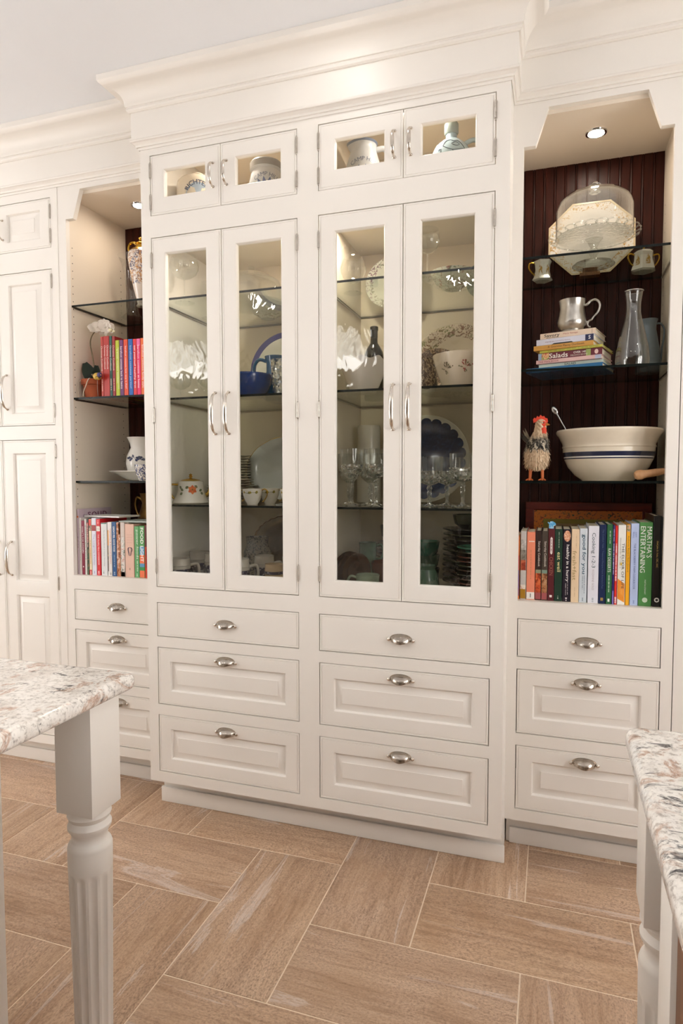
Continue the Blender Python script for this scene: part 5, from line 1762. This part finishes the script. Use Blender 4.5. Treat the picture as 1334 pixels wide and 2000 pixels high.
for a in (210, 270, 330):
    obj('gold_spray', plate([[(-.008, .014), (.008, .014), (.0075, .040), (0, .056), (-.0075, .040)]], -.0006, .0006), PGOLD, t, (.0335 * math.cos(R(a)), .0335 * math.sin(R(a)), 0), (0, 0, R(a + 90)), smooth=0)
# second shelf: pewter mug, carafe, pitcher
PEW = plain('old_pewter', '#c4c0b9', .28, 1.0, vary=.22, scale=22, bump=.15)
pr = [(.036, 0), (.039, .003), (.036, .008), (.033, .011), (.038, .016), (.046, .026), (.0475, .04), (.043, .062), (.040, .085), (.043, .108), (.044, .112)]
t = vessel('pewter_mug', 'dented pewter mug with a scrolled handle on top of the book pile', 'mug', 1.527, .290, PTOP + .0006, wall_prof(pr, .002), PEW, rot=R(-5))
loop_handle(t, [(.040, 0, .092), (.050, 0, .096), (.058, 0, .104), (.072, 0, .108), (.084, 0, .100), (.088, 0, .085), (.082, 0, .066), (.068, 0, .050), (.063, 0, .042), (.054, 0, .038), (.050, 0, .028), (.053, 0, .020), (.060, 0, .018)], [.004, .005, .0042, .0042, .004, .004, .0038, .0034, .0032, .003, .003, .003, .0024], PEW)
obj('handle_boss', tube([(.042, 0, .034), (.055, 0, .036)], [.005, .003], 8), PEW, t)
pr = [(.046, 0), (.050, .003), (.052, .02), (.049, .055), (.040, .10), (.027, .15), (.0225, .175), (.0225, .205), (.027, .238), (.0285, .242)]
t = vessel('glass_carafe', 'clear glass carafe on the right of the second shelf', 'carafe', 1.7130, .226, T2, wall_prof(pr, .0022), glassy('carafe_glass', (.86, .86, .85, 1), gain=1.8, wave=.0015, wscale=25), 40)
obj('lip', lathe([(.0285 + .0018 * math.cos(a), .2425 + .0018 * math.sin(a)) for a in [k * PI / 4 for k in range(9)]], 40, cap=False), CHROME, t)
GREYM = plain('grey_blue_metal', '#76828a', .38, .35, vary=.1, scale=12)
pr = [(.038, 0), (.041, .003), (.041, .03), (.037, .08), (.029, .125), (.024, .15), (.024, .168), (.029, .186)]
t = vessel('metal_pitcher', 'grey blue metal pitcher behind the glass carafe', 'jug', 1.781, .395, T2, wall_prof(pr, .002), GREYM, rot=R(15), mod=lambda q, r, z: 1 + (.45 * max(0, math.cos((q - .5) * 2 * PI)) ** 8 * max(0, (z - .14) / .046) if z > .14 else 0))
loop_handle(t, [(.026, 0, .172), (.040, 0, .172), (.052, 0, .155), (.052, 0, .125), (.046, 0, .085), (.044, 0, .05), (.041, 0, .038)], .0034, GREYM)
# third shelf: rooster, mixing bowl, spoon, wooden pin
pr = [(.084, 0), (.088, .004), (.108, .018), (.132, .046), (.1445, .074), (.150, .100), (.1505, .120), (.152, .128), (.158, .140), (.165, .154), (.172, .163), (.174, .170), (.171, .176), (.164, .177), (.158, .170), (.150, .150)]
x, y = 1.655, .345
t = vessel('mixing_bowl', 'large cream stoneware mixing bowl with navy bands', 'bowl', x, y, T3, wall_prof(pr[:14], .008) if False else [(0, .001)] + pr + [(.142, .120), (.136, .080), (.118, .042), (.08, .018), (0, .014)], CREAMC, 72)
obj('navy_band', lathe([(.1462, .083), (.1496, .098), (.1504, .098), (.1470, .083), (.1462, .083)], 72, cap=False), NAVYC, t)
obj('navy_band', lathe([(.1442, .0745), (.1452, .0785), (.1461, .0785), (.1451, .0745), (.1442, .0745)], 72, cap=False), NAVYC, t)
obj('white_band', lathe([(.1452, .0785), (.1462, .083), (.1468, .083), (.1459, .0785), (.1452, .0785)], 72, cap=False), WHITEC, t)
obj('foot_ridge', lathe([(.1500, .112), (.1530, .116), (.1522, .121), (.1500, .121)], 72, cap=False), CREAMC, t)
t = thing('spoon', 'silver spoon leaning out of the mixing bowl on its left side', 'spoon', (1.50, .345, T3 + .177))
P0, P1 = Vector((.050, .0, -.06)), Vector((-.018, -.004, .062))
dr = (P1 - P0).normalized()
obj('shaft', tube([P0, P0.lerp(P1, .4), P0.lerp(P1, .85), P1], [.0022, .0018, .0022, .003], 8), CHROME, t)
bl = ball((0, 0, 0), .0125, None, 16, (.72, .25, 1.25))
ob = obj('spoon_bowl', bl, CHROME, t, P1 + dr * .013, (0, math.atan2(dr.x, dr.z), 0))
t = thing('wooden_pestle', 'pale wooden pestle lying in front of the mixing bowl on the right', 'pestle', (1.770, .205, T3 + .0245), (0, 0, R(8)))
WOODP = m_wood('pale_wood', '#b5855a', '#cf9f72', .5, (3, 14, 14), 4)
obj('shaft', lathe([(0, -.046), (.010, -.045), (.0155, -.038), (.0165, -.026), (.0135, -.016), (.0125, -.006), (.012, .02), (.010, .05), (.0045, .062), (0, .063)], 24, cap=False), WOODP, t, (0, 0, 0), (0, R(81), 0))


def rooster():
    t = thing('rooster_figure', 'feathered toy rooster with red comb at the left end of the third shelf', 'rooster figure', (1.418, .255, T3))
    a = NT('rooster_plumage')
    tc = a.node('ShaderNodeTexCoord')
    sep = a.node('ShaderNodeSeparateXYZ')
    a.link(tc.outputs['Object'], sep.inputs[0])
    f = a.noise(a.coord((1, 1, .45)), 85, 4, .65, .6)
    f2 = a.noise(a.coord((1, 1, .3)), 140, 3, .6)
    zz = a.node('ShaderNodeMapRange')
    zz.inputs[1].default_value, zz.inputs[2].default_value = .04, .2
    ad = a.node('ShaderNodeMath', operation='MULTIPLY_ADD')
    ad.inputs[1].default_value, ad.inputs[2].default_value = .05, -.025
    a.link(f2, ad.inputs[0])
    s2 = a.node('ShaderNodeMath', operation='ADD')
    a.link(sep.outputs['Z'], s2.inputs[0])
    a.link(ad.outputs[0], s2.inputs[1])
    a.link(s2.outputs[0], zz.inputs[0])
    low = a.ramp(f2, [(.3, srgb('#c9a987')), (.7, srgb('#e6cfb0'))])
    mid = a.ramp(f, [(.42, srgb('#23211e')), (.5, srgb('#5c554c')), (.58, srgb('#d8cdb8'))])
    k1 = a.ramp(zz.outputs[0], [(.36, (0, 0, 0)), (.42, (1, 1, 1)), (.64, (1, 1, 1)), (.72, (0, 0, 0))])
    a.base(a.mix(k1, low, mid))
    a.set(Roughness=.85)
    a.bump(f2, .6, .003)
    prof = [(0, .046, .0), (.022, .047, .0), (.033, .052, .0), (.0385, .064, .0), (.0405, .082, .0), (.0400, .100, .0), (.0375, .118, .001), (.0335, .134, .003), (.0285, .148, .006),
            (.0235, .160, .008), (.0198, .172, .010), (.0182, .184, .0115), (.0182, .194, .0125), (.0165, .203, .013), (.0115, .210, .013), (.005, .2135, .013), (0, .214, .013)]
    dense = []
    for (r0, z0, x0), (r1, z1, x1) in zip(prof, prof[1:]):
        for k in range(3):
            dense.append((r0 + (r1 - r0) * k / 3, z0 + (z1 - z0) * k / 3, x0 + (x1 - x0) * k / 3))
    dense = [d for d in dense if d[0] > 1e-6 or d[1] < .05] + [prof[-1]]
    b_ = lathe([(d[0], d[1]) for d in dense], 40, cap=False, sy=.95)
    zx = sorted((d[1], d[2]) for d in dense)
    for v in b_.verts:
        v.co.x += min(zx, key=lambda q: abs(q[0] - v.co.z))[1]
        v.co.y -= max(0, v.co.z - .165) * .08
    em = finish(b_, 0)
    rd = random.Random(3)
    for v in em.vertices:
        k = .0022 * math.sin(v.co.z * 420 + math.atan2(v.co.y, v.co.x) * 9) + rd.uniform(-.0008, .0008)
        v.co.x += v.normal.x * k
        v.co.y += v.normal.y * k
    for p in em.polygons:
        p.use_smooth = True
    body = obj('body', em, a.m, t)
    # loose feather tips all over the body
    bm = bmesh.new()
    for v in em.vertices:
        if v.co.z < .172 and rd.random() < .75:
            n = Vector(v.normal)
            dn = (n * .45 + Vector((rd.uniform(-.25, .25), rd.uniform(-.25, .25), -1))).normalized()
            sd = n.cross(dn).normalized() * .0028
            p = Vector(v.co) + n * .0004
            L_ = rd.uniform(.007, .014)
            q = [bm.verts.new(p - sd), bm.verts.new(p + sd), bm.verts.new(p + dn * L_ + sd * .3 + n * .001), bm.verts.new(p + dn * L_ - sd * .3 + n * .001)]
            bm.faces.new(q)
    obj('feather_tips', bm, a.m, t, kind='stuff', recalc=False, smooth=0)
    REDC = plain('rooster_red', '#e0452a', .55, vary=.1, bump=.3, scale=80)
    comb = [(-.020, .200), (-.022, .212), (-.016, .218), (-.012, .214), (-.008, .224), (-.002, .219), (.003, .227), (.010, .221), (.015, .223), (.019, .216), (.026, .214), (.028, .204), (.024, .196), (.012, .207), (0, .209), (-.010, .204)]
    obj('comb', plate([comb], -.005, .003), REDC, t, (.008, -.004, .0005))
    obj('wattle', ball((0, 0, 0), .011, None, 14, (.95, .62, 1.35)), REDC, t, (.022, -.014, .172))
    obj('face_patch', ball((0, 0, 0), .0105, None, 14, (1, .5, .95)), REDC, t, (.021, -.0135, .196))
    obj('eye', ball((0, 0, 0), .0022, None, 10), plain('eye_black', '#120c08', .1), t, (.022, -.0195, .199))
    obj('beak', lathe([(.0052, 0), (.0042, .006), (.0, .016)], 12), plain('horn_beak', '#b8742c', .4), t, (.029, -.012, .195), (0, R(104), R(-18)))
    obj('ear_lobe', ball((0, 0, 0), .0042, None, 10, (.7, .5, 1)), plain('lobe_cream', '#e6d2bc', .5), t, (.011, -.0175, .192))
    LEGM = plain('orange_leg', '#d0703c', .6, vary=.12)
    for sx_ in (-.020, .020):
        l = obj('leg', tube([(sx_ * .9, 0, .055), (sx_, -.002, .030), (sx_ * 1.05, -.004, .006)], [.0068, .0056, .0048], 10), LEGM, t)
        bm = bmesh.new()
        for an in (-60, -95, -130, 70):
            tube([(sx_ * 1.05, -.004, .005), (sx_ * 1.05 + .012 * math.cos(R(an)), -.004 + .012 * math.sin(R(an)), .004), (sx_ * 1.05 + .021 * math.cos(R(an)), -.004 + .021 * math.sin(R(an)), .0022)], [.0040, .0034, .0016], 8, bm)
        obj('foot', bm, LEGM, l)
    TF = plain('tail_feather', '#3a342c', .7, vary=.4, scale=60)
    for k, (dx, dz, dy) in enumerate(((-.034, .060, .010), (-.040, .050, .004), (-.028, .068, .016), (-.044, .040, .012), (-.036, .030, .018))):
        p0, p2 = Vector((-.014, .016, .118)), Vector((-.014 + dx, .020 + dy, .118 + dz))
        pm = p0.lerp(p2, .55) + Vector((-.004, 0, .006))
        obj('tail_feather', tube([p0, pm, p2], [.003, .0042, .0008], 6, flat=(.4, 1.2)), TF if k % 2 else plain('tail_feather_pale', '#8a7f6c', .7, vary=.3), t)
    return t


rooster()
# bottom: framed picture behind the row of books
t = thing('picture_frame', 'dark red framed picture with a flowered orange border behind the right cookbooks', 'picture frame', (1.598, .488, BZ + .001), (R(-4), 0, 0))
REDW = m_wood('red_frame_wood', '#4f130a', '#7a2212', .35, (3, 14, 14), 3)
fw, fh, fb = .224, .322, .032
bm = bmesh.new()
ring_bridge(bm, [[bm.verts.new((a, y_, b)) for a, b in ((-fw + o, o), (fw - o, o), (fw - o, fh - o), (-fw + o, fh - o))] for o, y_ in ((0, .016), (0, .003), (.003, 0), (fb - .004, .003), (fb, .006), (fb, .016), (0, .016))])
obj('frame', bm, REDW, t)
obj('flowered_border', plate([rect(-fw + fb - .001, fw - fb + .001, fb - .001, fh - fb + .001), rect(-fw + fb + .036, fw - fb - .036, fb + .034, fh - fb - .034)], .008, .013), m_spots('flowered_border_print', '#d0701e', '#35502a', 75, .56, .61, rough=.4, second='#7a2a18'), t, smooth=0)
obj('olive_border', plate([rect(-fw + fb + .035, fw - fb - .035, fb + .033, fh - fb - .033), rect(-fw + fb + .055, fw - fb - .055, fb + .05, fh - fb - .05)], .0075, .013), plain('olive_print', '#8a7a28', .4), t, smooth=0)
obj('picture', box(-fw + fb + .054, fw - fb - .054, .009, .013, fb + .049, fh - fb - .049), plain('picture_print', '#a88a5c', .4, vary=.3, scale=12), t, smooth=0)

# ---------------------------------------------------------------- left bay
V1, V2, V3 = 2.0292, 1.6422, 1.2882
pr = [(.046, 0), (.048, .004), (.044, .010), (.030, .022), (.024, .05), (.025, .10), (.032, .17), (.045, .235), (.060, .276), (.0625, .280)]
t = vessel('glass_vase', 'tall clear glass trumpet vase on the top shelf of the left bay', 'vase', -.366, .440, V1, wall_prof(pr, .0024), CLEAR, 44)
URNM = m_spots('urn_print', '#e6d8cc', '#4a5a7c', 75, .47, .54, z0=.09, z1=.235, second='#c98a3c')
pr = [(.020, 0), (.024, .004), (.018, .012), (.022, .03), (.034, .08), (.048, .15), (.055, .20), (.052, .225), (.038, .238)]
t = vessel('porcelain_urn', 'white and gold lidded urn on the top shelf, cut off by the display cabinet', 'urn', -.206, .285, V1, [(0, .0008)] + pr + [(0, .2385)], URNM, 40, rot=R(10))
obj('gold_neck', lathe([(.050, .228), (.039, .2395), (.024, .245), (.020, .258), (.026, .264), (.012, .272), (.006, .280), (.010, .288), (0, .294)], 32, cap=False), GOLD, t)
for s in (-1, 1):
    obj('handle', tube([(s * .046, 0, .228), (s * .056, 0, .246), (s * .048, 0, .268), (s * .030, 0, .272), (s * .022, 0, .262)], .0048, 8, sm=4), GOLD, t)


def orchid():
    t = thing('potted_orchid', 'white orchid in a terracotta pot at the left end of the middle shelf', 'plant', (-.414, .224, V2))
    pr = [(.033, 0), (.034, .004), (.043, .056), (.048, .057), (.050, .060), (.0515, .078), (.049, .080), (.045, .076), (.043, .060), (.036, .012), (0, .012)]
    obj('pot', lathe([(0, .0008)] + pr[0:], 36, cap=False), TERRA, t)
    obj('soil', lathe([(0, .068), (.0445, .066), (.0445, .060), (0, .060)], 24, cap=False), plain('bark_soil', '#3a2a1e', .9, vary=.4, scale=90, bump=.6), t)
    LEAF = plain('orchid_leaf', '#22331f', .35, vary=.2, scale=16)

    def leafm(base, tip, width, droop, nrm):
        bm = bmesh.new()
        b, e = Vector(base), Vector(tip)
        d = e - b
        n = Vector(nrm).normalized()
        s = d.cross(n).normalized()
        g = []
        for i in range(9):
            u = i / 8
            w_ = width * math.sin(PI * min(.96, max(.06, u ** .85))) ** .5
            c = b + d * u + n * (droop * math.sin(PI * u))
            g.append([bm.verts.new(c - s * w_ + n * .004), bm.verts.new(c - n * .001), bm.verts.new(c + s * w_ + n * .004)])
        for i in range(8):
            for j in (0, 1):
                bm.faces.new((g[i][j], g[i][j + 1], g[i + 1][j + 1], g[i + 1][j]))
        bmesh.ops.solidify(bm, geom=bm.faces[:], thickness=.0016)
        return obj('leaf', bm, LEAF, t, smooth=60)
    leafm((.004, -.004, .066), (-.030, -.016, .152), .027, .004, (.45, -1, .2))
    leafm((.010, .0, .066), (.022, -.004, .140), .019, .004, (.55, -1, .1))
    leafm((.008, -.006, .066), (.052, -.024, .100), .013, .010, (.1, -.5, 1))
    STM = plain('orchid_stem', '#7a6f52', .6, vary=.15)
    obj('flower_stem', tube([(.008, 0, .062), (.004, .004, .12), (-.012, .010, .19), (-.024, .014, .232), (-.022, .016, .262), (-.008, .018, .285), (.018, .02, .300), (.05, .022, .302)], [.0030, .0028, .0026, .0025, .0024, .0022, .002, .0016], 8, sm=4), STM, t, smooth=60)
    PET = plain('orchid_petal', '#eee4d8', .5, vary=.03)
    rd = random.Random(5)
    fl = [(.012, .002, .300), (.030, .006, .308), (.046, -.004, .300), (.060, .004, .312), (.075, -.008, .298), (.050, .010, .292), (.088, -.004, .294)]
    for k, (fx, fy, fz) in enumerate(fl):
        bm = bmesh.new()
        nv = Vector((rd.uniform(-.1, .8), -1, rd.uniform(-.4, .3))).normalized()
        ux = nv.cross(Vector((0, 0, 1))).normalized()
        uz = ux.cross(nv)
        c = Vector((fx, fy, fz))
        for q in range(5):
            a = 2 * PI * q / 5 + rd.uniform(-.2, .2) + PI / 2
            d = ux * math.cos(a) + uz * math.sin(a)
            s = ux * -math.sin(a) + uz * math.cos(a)
            L_, w_ = (.030, .017) if q in (1, 4) else (.026, .011)
            g = []
            for i in range(6):
                u = i / 5
                ww = w_ * math.sin(PI * min(.97, max(.06, u ** .8))) ** .75
                cc_ = c + d * L_ * u + nv * (.007 * u * u + .003 * math.sin(u * 5 + q))
                g.append([bm.verts.new(cc_ - s * ww + nv * .002), bm.verts.new(cc_), bm.verts.new(cc_ + s * ww + nv * .002)])
            for i in range(5):
                for j in (0, 1):
                    bm.faces.new((g[i][j], g[i][j + 1], g[i + 1][j + 1], g[i + 1][j]))
        ball(c + nv * .004, .0045, bm, 8)
        obj('blossom', bm, PET, t, smooth=60)
    BUD = plain('orchid_bud', '#e2d8b8', .5)
    obj('flower_bud', ball((0, 0, 0), .0095, None, 12, (1.1, .9, .9)), BUD, t, (.108, -.020, .280))
    obj('flower_bud', ball((0, 0, 0), .0055, None, 10, (1.2, .9, .9)), BUD, t, (.124, -.020, .274))
    RT = plain('aerial_root', '#c9b9a4', .7)
    obj('aerial_root', tube([(.012, -.022, .070), (.016, -.044, .080), (.014, -.0545, .068), (.004, -.055, .045), (-.008, -.054, .024), (-.012, -.052, .004)], .0022, 6, sm=4), RT, t, smooth=60)
    obj('aerial_root', tube([(-.020, -.030, .072), (-.043, -.040, .070), (-.045, -.044, .040), (-.040, -.046, .014), (-.034, -.050, .003)], .0017, 6, sm=4), RT, t, smooth=60)
    return t


orchid()
t = thing('toy_bird', 'small yellow and purple toy bird perched at the orchid pot', 'toy bird', (-.352, .172, V2 + .085), (0, 0, R(-10)))
obj('body', ball((0, 0, 0), .0165, None, 16, (1.25, .9, .95)), m_spots('toy_bird_paint', '#c9a23c', '#5a4a28', 40, .52, .6, rough=.6), t)
obj('head', ball((.018, -.004, .004), .0105, None, 14), plain('toy_bird_purple', '#4a3f72', .6, vary=.2), t)
obj('beak', lathe([(.003, 0), (.0, .008)], 8), plain('toy_bird_beak', '#c98a4a', .5), t, (.027, -.006, .003), (0, R(95), 0))
obj('tail', tube([(-.014, .002, .002), (-.042, .006, .012)], [.008, .003], 8, flat=(.4, 1)), plain('toy_bird_tail', '#5c4c34', .7), t)
obj('perch_wire', tube([(0, 0, -.014), (-.012, .010, -.05), (-.016, .016, -.0843)], .0012, 5), STEEL, t)
# third shelf
t = vessel('oval_platter', 'white oval platter with an upturned rim on the third shelf of the left bay', 'platter', -.235, .365, V3, [(0, .001), (.070, .001), (.078, .006), (.088, .012), (.122, .036), (.134, .040), (.136, .044), (.130, .045), (.118, .041), (.085, .017), (.076, .011), (0, .010)], WHITEC, 64, sx=1.50, sy=.84)
BLUEF = m_spots('blue_berry_print', '#e4dcd2', '#2c3a60', 60, .48, .55, z0=.068, z1=.108)
pr = [(.036, 0), (.040, .004), (.055, .03), (.061, .065), (.057, .098), (.046, .120), (.0395, .134), (.043, .155), (.054, .178), (.056, .181)]
t = vessel('floral_vase', 'white vase with a band of blue leaves standing on the white platter', 'vase', -.276, .350, V3 + .0115, wall_prof(pr, .003), WHITEC, 48, rot=face_cam(-.276, .350))
rj = prof_r(pr)
draw_line(t, [(-.055, .082), (-.035, .094), (-.015, .083), (.005, .093), (.025, .083), (.05, .094)], rj, '#4a5270', .0009)
rd = random.Random(4)
for k in range(20):
    leaf_print(t, rj, -.055 + .0055 * k, .086 + .006 * math.sin(k * 1.7), .014, .0046, R(rd.uniform(-150, 150)), ('#2c3458', '#3c4468', '#545a6c')[k % 3])
t = vessel('tea_cup', 'white and blue cup on the third shelf, cut off by the display cabinet', 'cup', -.152, .208, V3 + .0006, wall_prof([(.022, 0), (.024, .004), (.036, .03), (.041, .062), (.042, .068)], .0025), m_spots('blue_cup_print', '#dcd8d0', '#33406c', 80, .48, .54))
# behind the lower row: bronze urn
t = vessel('bronze_urn', 'dark ornate bronze urn standing behind the left lower books', 'urn', -.262, .445, BZ, wall_prof([(.050, 0), (.056, .006), (.048, .02), (.062, .08), (.080, .16), (.084, .22), (.070, .27), (.062, .30), (.070, .335), (.072, .345)], .005), BRONZE, 48, mod=lambda q, r, z: 1 + .02 * math.cos(q * 2 * PI * 12) * (1 if .05 < z < .27 else 0))
for s in (-1, 1):
    obj('handle', tube([(s * .066, 0, .305), (s * .100, 0, .325), (s * .112, 0, .290), (s * .098, 0, .245), (s * .080, 0, .235)], .0065, 8, sm=4), BRONZE, t)
